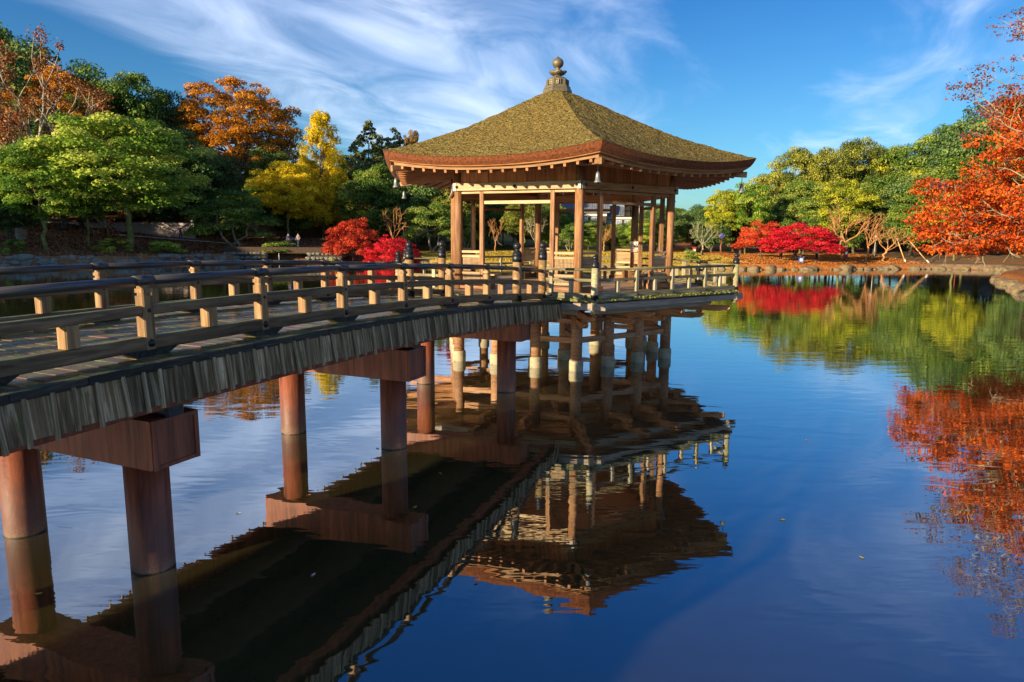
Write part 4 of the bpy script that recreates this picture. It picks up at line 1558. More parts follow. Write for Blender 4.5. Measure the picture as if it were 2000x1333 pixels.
TREES = [
    ('broad', 'L_BRIGHT', -44.6, 80.5, 16.4, 10.8, 'tall spreading bright green tree on the left bank, trunk before the park wall'),
    ('broad', 'L_BRIGHT', -50.7, 75.6, 13.1, 6.5, 'pale green tree nearest the left edge of the picture, standing before the wall'),
    ('broad', 'L_MID', -49.5, 81.1, 11.8, 5.1, 'slender green tree between the two big bright trees on the left bank'),
    ('ever', 'L_DARK', -56.8, 78.6, 13.0, 5.5, 'dark bluish evergreen at the left edge above the wall'),
    ('dome', 'L_MID', -37.1, 92.9, 9.8, 5.9, 'short round dark green tree on the leaf strewn bank left of the culvert'),
    ('rusty', 'L_RUST', -59.9, 85.0, 25.0, 11.8, 'big half bare tree with pale limbs and rusty leaves at the upper left'),
    ('zelk', 'L_ORANGE', -67.9, 106.2, 27.7, 8.0, 'orange tree showing between the evergreens at upper left'),
    ('ever', 'L_DARK', -79.1, 111.8, 34.1, 11.2, 'tallest dark evergreen at the top left corner of the hillside'),
    ('ever', 'L_MID', -65.4, 110.1, 28.3, 7.5, 'leafy evergreen on the ridge right of the rusty bare tree'),
    ('ever', 'L_MID', -59.5, 111.1, 27.8, 7.2, 'rounded green treetop on the ridge, left of the orange zelkova'),
    ('ever', 'L_DARK', -57.4, 117.8, 26.2, 5.6, 'dark treetop touching the left side of the orange zelkova'),
    ('ever', 'L_DARK', -50.0, 102.5, 18.5, 7.7, 'deep green evergreen in shade behind the bright green tree'),
    ('ever', 'L_DARK', -46.5, 108.5, 16.4, 5.5, 'dark evergreen in shade below the orange zelkova'),
    ('ever', 'L_DARK', -60.7, 94.1, 17.4, 7.7, 'dark evergreen under the orange tree at upper left'),
    ('zelk', 'L_ORANGE', -47.1, 121.2, 29.7, 11.4, 'large golden orange zelkova rising against the sky'),
    ('ever', 'L_DARK', -40.0, 117.4, 18.0, 5.1, 'dark evergreen between the orange zelkova and the ginkgo'),
    ('ginkgo', 'L_YELLOW', -29.5, 109.1, 22.4, 5.2, 'tall bright yellow ginkgo with a pointed crown'),
    ('broad', 'L_YELLOW', -33.1, 102.8, 14.0, 5.6, 'low spreading yellow tree at the left foot of the ginkgo'),
    ('broad', 'L_MID', -37.5, 105.5, 12.6, 3.7, 'green tree left of the low yellow tree'),
    ('conifer', 'L_CONIFER', -23.3, 114.7, 22.3, 6.4, 'tall conifer with feathery top, right of the ginkgo'),
    ('conifer', 'L_CONIFER', -20.0, 118.3, 21.8, 5.6, 'second conifer top, beside the golden brown tree'),
    ('conifer', 'L_CONIFER', -25.6, 113.1, 18.3, 4.6, 'shorter conifer close to the right side of the ginkgo'),
    ('zelk', 'L_GOLDB', -17.6, 122.7, 21.4, 3.2, 'golden brown tree top just left of the pavilion roof'),
    ('maple', 'L_CRIM', -14.5, 149.3, 25.2, 2.7, 'small crimson treetop peeping over the left slope of the roof'),
    ('ever', 'L_DARK', -21.5, 125.2, 18.1, 6.7, 'dark evergreen mass behind the left corner of the pavilion roof'),
    ('ever', 'L_MID', -20.3, 104.0, 13.5, 4.8, 'sunlit green evergreen right of the ginkgo, above the red maples'),
    ('dome', 'L_MID', -11.8, 100.3, 9.2, 4.4, 'rounded evergreen with pale bent limbs beside the left pavilion column'),
    ('ever', 'L_MID', 12.3, 112.3, 5.9, 3.0, 'dark green tree just left of the middle of the grey roofed house'),
    ('ever', 'L_OLIVE', 16.3, 115.9, 5.5, 3.3, 'olive tree in front of the wall of the grey roofed house'),
    ('ever', 'L_MID', 18.0, 109.5, 5.6, 2.7, 'green tree below the right wing of the grey roofed house'),
    ('ever', 'L_MID', 6.0, 111.8, 8.6, 3.5, 'tall green tree directly behind the front pavilion column'),
    ('ever', 'L_DARK', 1.6, 114.0, 9.2, 3.7, 'dark tree behind the middle of the pavilion opening'),
    ('ever', 'L_MID', -4.9, 112.9, 10.2, 3.9, 'green tree behind the left opening of the pavilion'),
    ('ever', 'L_DARK', -28.3, 116.6, 15.7, 4.4, 'dark evergreen showing behind the right side of the ginkgo'),
    ('broad', 'L_YGREEN', 30.1, 100.6, 10.1, 3.4, 'slim yellow green tree just right of the pavilion'),
    ('broad', 'L_BRIGHT', 33.7, 100.5, 11.2, 4.2, 'bright green tree left of the red maples on the far bank'),
    ('broad', 'L_OLIVE', 42.9, 116.3, 14.6, 5.1, 'olive tree above the paler red maple'),
    ('broad', 'L_OLIVE', 48.8, 121.6, 18.5, 5.7, 'tall olive green tree, leftmost high top of the right hillside'),
    ('broad', 'L_YGREEN', 46.1, 97.7, 11.5, 4.6, 'yellow green sunlit tree above the crimson maple'),
    ('broad', 'L_OLIVE', 54.2, 122.5, 19.0, 5.7, 'olive tree top second from left on the right hillside'),
    ('broad', 'L_OLIVE', 61.2, 124.8, 20.5, 6.2, 'highest rounded olive tree top of the right hillside'),
    ('broad', 'L_YGREEN', 66.1, 124.6, 18.9, 5.9, 'light green tree top in the dip of the right hillside'),
    ('ever', 'L_MID', 68.9, 120.7, 20.6, 7.4, 'broad evergreen top on the right hillside, before the hill of dark trees'),
    ('ever', 'L_DARK', 72.3, 117.5, 21.6, 7.2, 'dark evergreen top on the hillside left of the great red tree'),
    ('broad', 'L_MID', 44.3, 107.2, 12.4, 4.7, 'green tree directly behind the crimson maple'),
    ('ever', 'L_MID', 53.9, 103.8, 12.3, 5.3, 'green tree behind the bare orange trees'),
    ('ever', 'L_DARK', 56.0, 98.1, 12.2, 5.8, 'dark evergreen behind the propped tree'),
    ('ever', 'L_MID', 62.6, 100.0, 14.6, 6.4, 'evergreen partly hidden by the great red tree'),
    ('ever', 'L_DARK', 70.2, 104.7, 22.1, 7.9, 'dark hilltop evergreen behind the twigs of the great red tree'),
    ('ever', 'L_MID', 71.7, 98.7, 22.8, 7.8, 'evergreen at the right edge behind the great red tree'),
    ('maple', 'L_RED', 30.4, 84.7, 6.0, 3.6, 'paler red maple, left one of the touching pair on the far bank'),
    ('maple', 'L_CRIM', 33.1, 79.9, 5.6, 4.9, 'crimson maple, the brightest tree on the far bank at the right'),
    ('bare', 'BARK_PALE', 25.0, 91.6, 5.6, 2.3, 'small leafless tree just right of the pavilion on the far bank'),
    ('bare', 'BARK_ORG', 42.2, 88.4, 7.3, 3.7, 'leafless orange tree right of the crimson maple'),
    ('bare', 'BARK_ORG', 44.1, 86.4, 6.3, 2.4, 'narrow leafless tree left of the round headed lamp'),
    ('bare', 'BARK_ORG', -2.5, 100.0, 6.0, 1.7, 'small round leafless tree seen between the left pavilion posts'),
    ('bare', 'BARK_PALE', 3.2, 100.9, 6.5, 1.8, 'leafless tree seen between the middle pavilion columns'),
    ('bare', 'BARK_ORG', 13.5, 103.1, 5.3, 2.0, 'leafless tree seen through the right half of the pavilion'),
    ('bare', 'BARK_ORG', -16.2, 94.6, 7.2, 2.3, 'leafless brown tree between the red maples and the rounded evergreen'),
    ('maple', 'L_RED', -20.2, 87.7, 6.2, 3.7, 'orange red maple with a leaning trunk left of the pavilion'),
    ('maple', 'L_CRIM', -14.8, 84.7, 3.8, 3.6, 'low crimson maple behind the bridge end posts'),
    ('maple', 'L_CRIM', 17.7, 124.7, 6.2, 2.1, 'small crimson tree below the grey roofed house'),
    ('broad', 'L_BRIGHT', 18.9, 102.3, 6.1, 2.8, 'bright green bushy tree seen through the right side of the pavilion'),
    ('dome', 'L_MID', 8.3, 102.7, 5.7, 1.8, 'pine like green tree seen right of the front pavilion column'),
    ('dome', 'L_MID', -7.1, 103.8, 8.2, 2.3, 'green tree seen between the two left pavilion posts'),
]
FILL = [
    (28.1, 123.8, 6.5, 'L_MID'), (94.2, 115.6, 19.5, 'L_MID'), (-86.5, 100.2, 9.5, 'L_DARK'), (35.0, 127.2, 9.0, 'L_MID'), (-6.2, 111.5, 10.4, 'L_DARK'),
    (-55.8, 107.4, 17.2, 'L_DARK'), (50.0, 102.1, 9.3, 'L_MID'), (-78.2, 118.1, 28.5, 'L_MID'), (-106.0, 116.0, 13.2, 'L_DARK'),
    (-75.8, 145.4, 29.6, 'L_MID'), (-58.6, 151.7, 16.6, 'L_MID'), (34.4, 104.9, 7.9, 'L_DARK'), (44.4, 126.4, 9.9, 'L_MID'),
    (-43.6, 118.3, 11.7, 'L_OLIVE'), (-48.1, 132.3, 14.2, 'L_OLIVE'), (67.5, 115.0, 14.6, 'L_YGREEN'), (-4.2, 125.8, 12.0, 'L_MID'),
    (69.4, 79.3, 10.8, 'L_OLIVE'), (56.4, 88.7, 9.7, 'L_YGREEN'), (-33.1, 135.3, 17.3, 'L_DARK'), (-73.5, 88.5, 8.2, 'L_DARK'),
    (-73.0, 131.2, 25.1, 'L_DARK'), (78.9, 96.9, 15.5, 'L_YGREEN'), (5.9, 127.9, 10.2, 'L_DARK'), (63.5, 138.8, 14.7, 'L_YGREEN'),
    (-104.7, 123.2, 15.8, 'L_DARK'), (-39.5, 135.6, 12.4, 'L_OLIVE'), (-45.1, 153.9, 16.7, 'L_OLIVE'), (-20.1, 116.8, 11.5, 'L_DARK'),
    (63.6, 148.9, 17.0, 'L_OLIVE'), (-84.1, 130.8, 31.4, 'L_MID'), (-11.4, 134.5, 12.2, 'L_MID'), (86.8, 99.0, 16.2, 'L_YGREEN'),
    (51.9, 122.7, 13.0, 'L_MID'), (-19.5, 111.2, 11.3, 'L_DARK'), (108.7, 120.9, 22.7, 'L_MID'), (-0.0, 114.5, 10.5, 'L_OLIVE'),
    (-58.4, 140.0, 14.3, 'L_MID'), (-37.4, 147.3, 16.9, 'L_MID'), (48.8, 136.0, 10.0, 'L_OLIVE'), (35.7, 112.8, 8.1, 'L_MID'),
    (4.1, 120.3, 9.9, 'L_DARK'), (84.9, 137.0, 20.3, 'L_OLIVE'), (42.0, 119.1, 10.1, 'L_YGREEN'), (64.5, 127.5, 13.8, 'L_OLIVE'),
    (-13.2, 123.4, 14.5, 'L_MID'), (-68.8, 102.4, 22.3, 'L_DARK'), (62.0, 83.5, 11.8, 'L_DARK'), (66.1, 108.2, 14.4, 'L_DARK'),
    (22.0, 104.7, 6.7, 'L_DARK'), (29.3, 111.7, 7.8, 'L_DARK'), (-80.8, 112.5, 25.2, 'L_DARK'), (-28.9, 127.1, 15.4, 'L_DARK'),
    (-66.0, 150.0, 20.4, 'L_DARK'), (-44.4, 104.4, 8.8, 'L_DARK'), (31.7, 118.6, 6.6, 'L_DARK'), (-86.2, 123.2, 30.4, 'L_DARK'),
    (7.2, 114.2, 8.7, 'L_DARK'), (57.6, 127.6, 15.0, 'L_MID'), (-54.4, 120.0, 14.6, 'L_DARK'), (79.8, 111.7, 19.1, 'L_MID'),
    (59.4, 115.8, 12.2, 'L_OLIVE'), (63.1, 97.3, 12.6, 'L_OLIVE'), (73.3, 141.7, 18.7, 'L_DARK'), (-33.6, 108.3, 8.9, 'L_MID'),
    (53.9, 93.8, 10.6, 'L_MID'), (77.3, 131.2, 17.2, 'L_DARK'), (-97.2, 111.7, 11.1, 'L_MID'), (99.2, 108.1, 20.2, 'L_MID'),
    (23.4, 114.5, 8.0, 'L_MID'), (-23.4, 105.8, 11.9, 'L_OLIVE'), (1.6, 132.2, 9.9, 'L_MID'), (29.3, 102.5, 7.0, 'L_DARK'), (-94.0, 133.6, 34.0, 'L_DARK'),
    (-30.5, 114.3, 11.7, 'L_DARK'), (51.9, 117.2, 12.9, 'L_YGREEN'), (70.5, 86.0, 12.2, 'L_YGREEN'), (-61.1, 98.9, 18.2, 'L_MID'),
    (-29.1, 160.8, 20.9, 'L_DARK'), (-43.2, 125.3, 11.9, 'L_MID'), (58.2, 135.9, 15.9, 'L_OLIVE'), (-62.3, 131.0, 19.9, 'L_DARK'),
    (-98.2, 124.9, 16.0, 'L_DARK'), (-23.9, 134.3, 16.2, 'L_DARK'), (86.1, 111.0, 17.9, 'L_DARK'), (-72.3, 94.4, 13.5, 'L_DARK'),
    (-92.0, 114.4, 14.8, 'L_MID'), (-76.9, 104.4, 22.3, 'L_MID'), (-39.4, 100.4, 8.3, 'L_MID'), (-30.3, 120.4, 14.2, 'L_OLIVE'),
    (42.4, 101.3, 9.1, 'L_MID'), (-76.0, 126.1, 25.8, 'L_MID'), (-50.8, 151.5, 15.2, 'L_DARK'), (-14.0, 116.8, 13.1, 'L_MID'),
    (-4.2, 131.3, 11.3, 'L_DARK'), (49.9, 107.8, 10.9, 'L_OLIVE'), (76.8, 119.1, 17.1, 'L_OLIVE'), (59.4, 108.6, 11.5, 'L_OLIVE'),
    (-24.5, 120.9, 14.3, 'L_DARK'), (63.7, 133.1, 15.7, 'L_MID'), (102.2, 121.4, 22.2, 'L_OLIVE'), (-63.8, 119.6, 21.0, 'L_MID'),
    (-86.7, 108.1, 11.7, 'L_MID'), (84.9, 121.7, 20.1, 'L_OLIVE'), (53.0, 146.0, 12.7, 'L_DARK'), (30.1, 130.5, 8.7, 'L_MID'),
    (-60.1, 111.7, 19.8, 'L_DARK'), (46.1, 113.0, 11.7, 'L_OLIVE'), (1.6, 105.6, 8.9, 'L_OLIVE'), (-68.4, 112.8, 22.2, 'L_DARK'),
    (-33.7, 155.1, 18.8, 'L_OLIVE'), (-59.5, 125.3, 20.2, 'L_DARK'), (-74.4, 110.7, 24.1, 'L_DARK'), (81.8, 91.0, 14.9, 'L_YGREEN'),
    (-8.8, 105.5, 12.1, 'L_OLIVE'), (-48.1, 110.8, 11.0, 'L_DARK'), (-99.0, 118.3, 13.9, 'L_DARK'), (-22.0, 150.2, 16.1, 'L_MID'),
    (-99.6, 130.5, 22.4, 'L_MID'), (-49.7, 140.3, 14.2, 'L_DARK'), (77.9, 86.4, 13.9, 'L_DARK'), (-14.5, 106.3, 14.8, 'L_DARK'),
    (-43.8, 139.1, 13.2, 'L_OLIVE'), (70.2, 100.6, 14.7, 'L_OLIVE'), (67.8, 144.1, 18.6, 'L_OLIVE'), (-84.7, 136.9, 31.4, 'L_DARK'),
    (-80.7, 142.8, 31.5, 'L_DARK'), (94.9, 122.5, 21.6, 'L_DARK'), (84.4, 131.1, 19.2, 'L_DARK'), (-82.2, 90.7, 9.4, 'L_DARK'),
    (-68.7, 127.2, 24.4, 'L_DARK'), (91.0, 108.2, 19.6, 'L_MID'), (-1.6, 120.2, 9.3, 'L_OLIVE'), (-91.8, 120.4, 19.6, 'L_DARK'),
    (-17.6, 131.1, 14.6, 'L_MID'), (76.4, 105.0, 17.7, 'L_DARK'), (-71.3, 148.6, 26.6, 'L_DARK'), (93.6, 128.5, 23.6, 'L_DARK'),
    (-34.5, 124.5, 13.1, 'L_DARK'), (42.1, 107.9, 9.7, 'L_DARK'), (-37.2, 114.3, 9.9, 'L_MID'), (-57.3, 133.9, 15.3, 'L_DARK'),
    (-48.9, 116.4, 10.4, 'L_DARK'), (73.0, 95.2, 14.8, 'L_OLIVE'), (-43.6, 148.1, 15.5, 'L_DARK'), (94.9, 103.5, 16.8, 'L_DARK'),
    (-66.2, 135.2, 23.2, 'L_DARK'), (-7.3, 120.8, 10.3, 'L_OLIVE'), (67.9, 121.5, 15.4, 'L_YGREEN'), (-30.5, 145.6, 18.6, 'L_MID'),
    
]
for (k, m, x, y, zt, rd, lab) in TREES:
    mat = {'BARK_PALE': BARK_PALE, 'BARK_ORG': BARK_ORG}.get(m) or globals()[m]
    plant(k, mat, x, y, zt, rd, lab, bark=BARK_PALE if k in ('zelk',) else None)
for (x, y, zt, m) in FILL:
    g = gz(x, y)
    h = max(7.0, zt - g)
    if x < -22:
        lab, gr = 'evergreen or leafy tree of the wooded hillside behind the left bank', 'wood on the left hillside'
    elif x < 36:
        lab, gr = 'green tree in the belt of wood behind the lawn and pavilion', 'wood behind the lawn'
    else:
        lab, gr = 'green tree of the wooded hillside behind the right bank', 'wood on the right hillside'
    plant('ever' if m in ('L_DARK', 'L_MID') else 'broad', globals()[m], x, y, g + h, min(6.5, max(3.8, h * 0.42)), lab, gr)
# tall trees on the western bank, left of the picture, that shade the left shore
rs = random.Random(12)
for i in range(22):
    x = -74 - (i % 3) * 9 - rs.uniform(0, 4)
    y = 16 + i * 2.55 + rs.uniform(-1, 1)
    g = gz(x, y)
    plant('ever', L_DARK, x, y, g + rs.uniform(9, 11.5), rs.uniform(4.6, 5.6), 'tall evergreen on the western bank, left of the picture', 'wood on the western bank')
for (x, y, zt, rd, m, lab, kd) in (
        (-29.5, 88.9, 2.75, 2.9, L_MID, 'rambling green bush beside the culvert on the left bank', 'bush'),
        (-40.5, 80.5, 2.5, 2.2, L_BRIGHT, 'bright green bush on top of the stone bank', 'bush'),
        (-44.2, 77.0, 2.6, 2.0, L_OLIVE, 'mossy olive bush under the tallest bright tree', 'bush'),
        (-24.0, 86.9, 2.5, 1.8, L_RED, 'small red maple bush right of the culvert', 'bush'),
        (-31.3, 86.9, 2.6, 1.5, L_OLIVE, 'olive bush hiding the left abutment of the small bridge', 'bush'),
        (-22.6, 86.5, 2.9, 1.4, L_YGREEN, 'yellow green bush next to the small red maple bush', 'bush'),
        (20.3, 79.7, 1.9, 1.1, L_MID, 'small green bush on the shore behind the deck railing', 'bush'),
        (-52.0, 72.5, 1.9, 1.3, L_MID, 'low green plant on the stone bank at far left', 'bush'),
        (34.6, 41.5, 1.9, 3.2, L_GOLDB, 'low golden brown bush under the great red tree', 'bush')):
    plant(kd, m, x, y, gz(x, y) + (zt - 1.0 if zt > 2.2 else zt * 0.8), rd, lab, cat='bush')


def great_red_tree():
    """red maple on the right bank, its trunk just outside the picture, reaching over the water"""
    rng = np.random.RandomState(5)
    tx, ty = 28.5, 29.5
    z0 = gz(tx, ty)
    segs, tips = [], []
    fork = np.array([-1.5, 0.2, 3.0])
    segs += bend(rng, (0, 0, -0.4), fork, 0.42, 0.32, 6, 0.04)
    targets = []
    for (dx, dz, n) in ((-11.4, 3.2, 3), (-11.0, 4.0, 4), (-10.2, 5.6, 3), (-9.4, 7.2, 3), (-9.2, 9.0, 2), (-8.4, 10.4, 3), (-6.6, 12.0, 3), (-4.5, 12.8, 2), (-8.6, 3.2, 3),
                        (-6.5, 4.6, 3), (-6.0, 3.0, 2), (-6.2, 7.0, 3), (-7.2, 8.6, 3), (-2.2, 9.5, 2), (3, 6.5, 2), (-3.0, 3.5, 2)):
        for k in range(n):
            targets.append(np.array([dx + rng.uniform(-0.7, 0.7), rng.uniform(-3.0, 3.6) * (1.0 if dx > -10 else 0.6), dz + rng.uniform(-0.5, 0.5)]))
    limbs = []
    for tgt in targets:
        st = fork + np.array([rng.uniform(-0.8, 0.3), rng.uniform(-0.3, 0.3), rng.uniform(-0.3, 1.6)])
        s = bend(rng, st, tgt * np.array([0.82, 0.9, 0.92]), 0.115, 0.03, 7, 0.045)
        segs += s
        for i in range(2, 7):
            for c in range(2):
                p = np.array(s[i][0])
                d = (tgt - st) / np.linalg.norm(tgt - st) + rng.normal(size=3) * np.array([0.6, 0.7, 0.35])
                grow(rng, p, d, 0.62, 0.024, 2, segs, tips, 0.5, 0.02, 0.8, (2, 3), 0.006)
        grow(rng, np.array(s[-1][1]), tgt - st, 0.7, 0.026, 3, segs, tips, 0.5, 0.03, 0.8, (2, 3), 0.006)
    T = np.array([t[0] for t in tips])
    D = np.array([t[1] for t in tips])
    keep = T[:, 2] > 2.3 + 0.0 * T[:, 0]
    T, D = T[keep], D[keep]
    t = empty('maple_tree', (tx, ty, z0), 0, 'great orange red maple reaching in from the right edge, its top twigs nearly bare', 'tree')
    new_obj('trunk', tubes_mesh('trunk', segs, 6), t, BARK_PALE)
    # twigs
    ns = len(T) * 5
    idx = np.repeat(np.arange(len(T)), 5)
    DD = D[idx] + rng.normal(size=(ns, 3)) * 0.5
    DD /= np.linalg.norm(DD, axis=1, keepdims=True)
    L = rng.uniform(0.15, 0.5, ns)[:, None]
    w = np.cross(DD, rand_dirs(rng, ns))
    w /= np.linalg.norm(w, axis=1, keepdims=True) + 1e-9
    p = T[idx]
    V = np.stack([p - w * 0.006, p + w * 0.006, p + DD * L], 1).reshape(-1, 3)
    new_obj('twigs', np_mesh('twigs', V, np.arange(ns * 3).reshape(ns, 3)), t, BARK)
    # leafiness falls off towards the top of the tree and its outer ends
    lim = np.clip(5.2 + 1.0 * (T[:, 0] + 11), 4.8, 9.6)
    full = 1 - sstep(lim - 1.0, lim + 0.9, T[:, 2])
    n = (np.maximum(full * 38, 9) * rng.uniform(0.3, 1.5, len(T))).astype(int)
    idx = np.repeat(np.arange(len(T)), n)
    pos = T[idx] + rng.normal(size=(len(idx), 3)) * np.array([0.20, 0.20, 0.06])
    hi = full[idx] < 0.5
    tint = np.clip(rng.uniform(0.1, 0.9, len(T))[idx] * 0.6 + rng.uniform(0, 0.45, len(idx)), 0, 1)
    for nm, sel, mt in (('leaves', ~hi, L_SCARLET), ('dry_leaves', hi, L_MAROON)):
        new_obj(nm, leaf_mesh(nm, pos[sel], rand_dirs(rng, sel.sum()), 0.125, tint[sel], rng, asp=0.7), t, mt)
    return t


great_red_tree()


def ground_cover(name, label, mat, box, n, size, upright, seed, dens=None):
    """blades or fallen leaves scattered on the bank: one mass, nobody could count them"""
    rng = np.random.RandomState(seed)
    x = rng.uniform(box[0], box[1], n)
    y = rng.uniform(box[2], box[3], n)
    d = pond_sdf(x, y)
    ok = d > 0.5
    x, y = x[ok], y[ok]
    z = ground_z(x, y)
    pos = np.stack([x, y, z + size * (0.30 if upright else 0.16)], 1)
    m = len(x)
    if upright:
        out = rand_dirs(rng, m) * np.array([1, 1, 0.25])
        me = leaf_mesh(name, pos, out * 3, size, rng.uniform(0, 1, m), rng, asp=0.9, flat=0.0)
    else:
        me = leaf_mesh(name, pos, rand_dirs(rng, m), size, rng.uniform(0, 1, m), rng, asp=0.8, flat=0.5)
    o = new_obj(name, me, None, mat)
    tag(o, label, None, kind='stuff')


L_GRASS = leafmat('golden_lawn_grass', (0.20, 0.15, 0.022), (0.40, 0.28, 0.04), (0.54, 0.40, 0.07), 0.3)
L_LITTER = leafmat('orange_leaf_litter', (0.14, 0.045, 0.014), (0.40, 0.125, 0.022), (0.56, 0.26, 0.06), 0.2)
L_BROWN = leafmat('brown_leaf_litter', (0.10, 0.05, 0.028), (0.27, 0.12, 0.06), (0.44, 0.22, 0.10), 0.2)
ground_cover('grass', 'dry golden grass of the lawn behind the pavilion', L_GRASS, (-20, 27, 79, 104), 60000, 0.17, True, 1)
ground_cover('fallen_leaves', 'orange fallen leaves covering the right bank', L_LITTER, (24, 50, 77.5, 102), 42000, 0.16, False, 2)
ground_cover('leaf_litter', 'brown leaf litter on the shaded left bank', L_BROWN, (-66, -16, 70, 108), 38000, 0.26, False, 3)

# ------------------------------------------------------------------ shore stones
ROCK = plain('shore_rock', (0.06, 0.042, 0.022), (0.19, 0.135, 0.075), rough=0.9, scale=3, bump=0.9, bdist=0.04, third=(0.16, 0.15, 0.055))
ROCK2 = plain('grey_bank_rock', (0.05, 0.055, 0.05), (0.19, 0.20, 0.18), rough=0.9, scale=3, bump=0.9, bdist=0.04, third=(0.09, 0.11, 0.07))


def rock_mesh(seed):
    bm = bmesh.new()
    bmesh.ops.create_icosphere(bm, subdivisions=2, radius=1.0)
    rg = random.Random(seed)
    o = Vector((rg.uniform(-9, 9), rg.uniform(-9, 9), rg.uniform(-9, 9)))
    for v in bm.verts:
        n = mnoise.noise(v.co * 0.9 + o) * 0.45 + mnoise.noise(v.co * 2.3 + o) * 0.16
        v.co *= 1 + n
        v.co.z *= 0.72
        v.co.z = min(v.co.z, 0.60 + 0.1 * n)
    me = bpy.data.meshes.new('rock')
    bm.to_mesh(me)
    bm.free()
    return me


ROCKS = [rock_mesh(i) for i in range(9)]


def line_points(poly, step):
    out = []
    carry = 0
    for i in range(len(poly) - 1):
        a, b = Vector(poly[i]), Vector(poly[i + 1])
        L = (b - a).length
        t = carry
        while t < L:
            out.append(tuple(a.lerp(b, t / L)))
            t += step
        carry = t - L
    return out


def stones(root_label, poly, step, size, mat, rows, rise, cat, seed):
    rg = random.Random(seed)
    e = empty(cat[1], (0, 0, 0), 0, root_label, cat[0])
    for r_ in range(rows):
        for (x, y) in line_points(poly, step):
            if rows > 1 and rg.random() < 0.06:
                continue
            s = size * rg.choice((0.5, 0.75, 0.95, 1.15, 1.4))
            M = Matrix.Translation((x + rg.uniform(-0.2, 0.2), y + r_ * 0.35 + rg.uniform(-0.25, 0.25), 0.10 * size + r_ * rise + rg.uniform(-0.06, 0.06) * size)) @ \
                Matrix.Rotation(rg.uniform(0, 6.28), 4, 'Z') @ Matrix.Diagonal((s, s * rg.uniform(0.7, 1.0), s * rg.uniform(0.65, 1.05), 1))
            new_obj('stone', rg.choice(ROCKS), e, mat, M)
    return e


stones('row of rounded brown stones edging the far bank of the pond, right of the pavilion', [(8, 80), (18, 78), (28, 77.2), (35, 78.3), (45, 81.3), (50, 82), (56, 80.5), (54.5, 74), (48, 67), (42, 60)],
       1.05, 0.62, ROCK, 1, 0.3, ('edging', 'stone_edging'), 1)
stones('mossy stones edging the lawn behind the pavilion', [(-19, 89), (-16, 88.5), (-10, 84), (-2, 81.3), (8, 80)], 0.95, 0.60, ROCK, 1, 0.3, ('edging', 'stone_edging'), 2)
stones('stacked grey stone bank along the shaded left shore', [(-56, 67), (-48, 71), (-41, 74), (-39, 79), (-37, 85), (-32, 88), (-29.5, 88.6)], 0.80, 0.52, ROCK2, 3, 0.42, ('bank', 'stone_bank'), 3)
stones('big brown boulders of the near right bank below the great red tree', [(42, 60), (38.5, 53), (33, 44), (30, 38), (27.2, 31)], 1.1, 0.62, ROCK, 1, 0.4, ('boulders', 'stone_edging'), 4)

# ------------------------------------------------------------------ wall, culvert, house, posts and signs
CONC = plain('weathered_concrete', (0.20, 0.165, 0.155), (0.42, 0.35, 0.325), rough=0.9, scale=1.2, bump=0.4, third=(0.30, 0.28, 0.23))
ASPH = plain('dark_asphalt', (0.03, 0.03, 0.034), (0.06, 0.06, 0.065), rough=0.9, scale=4)


def seg_box(name, parent, mat, a, b, thick, z0, z1):
    zc = (z0 + z1) / 2
    return stick(name, parent, mat, (a[0], a[1], zc), (b[0], b[1], zc), thick, z1 - z0)


def build_wall():
    a, b = Vector((-84, 101)), Vector((-46.3, 100.5))
    w = empty('park_wall', (0, 0, 0), 0, 'long grey concrete wall with coping behind the trees of the left bank', 'wall')
    n = 13
    for i in range(n):
        p, q = a.lerp(b, i / n), a.lerp(b, (i + 1) / n - 0.001)
        seg_box('wall_panel', w, CONC, p, q, 0.28, 2.6, 4.75)
        seg_box('coping', w, CONC, p, q, 0.42, 4.753, 5.05)
    seg_box('end_pillar', w, CONC, b + Vector((0.02, 0)), b + Vector((0.5, 0)), 0.55, 2.6, 5.35)
    new_obj('pillar_cap', MB().lathe([(0.3, 0), (0.28, 0.2), (0.15, 0.42), (0.02, 0.5)], 12).mesh('cap', True), w, CONC, Matrix.Translation((b.x + 0.26, b.y, 5.35)))
    # asphalt lane in front of the wall with a pale kerb
    r_ = MB().add([(-84, 96.0, gz(-70, 98) + 0.02), (-46, 97.0, gz(-47, 98.5) + 0.10), (-46, 100.2, gz(-47, 98.5) + 0.14), (-84, 100.7, gz(-70, 98) + 0.06)], [(0, 1, 2, 3)]).mesh('lane')
    k = new_obj('road', r_, None, ASPH)
    tag(k, kind='structure')
    kb = stick('kerb', None, CONC, (-80, 95.9, gz(-70, 98) + 0.05), (-37, 96.6, gz(-38, 96.6) + 0.08), 0.16, 0.14)
    tag(kb, kind='structure')


build_wall()


EARTH = plain('earthy_stone', (0.03, 0.02, 0.014), (0.085, 0.05, 0.03), rough=0.95, scale=5, bump=0.8)


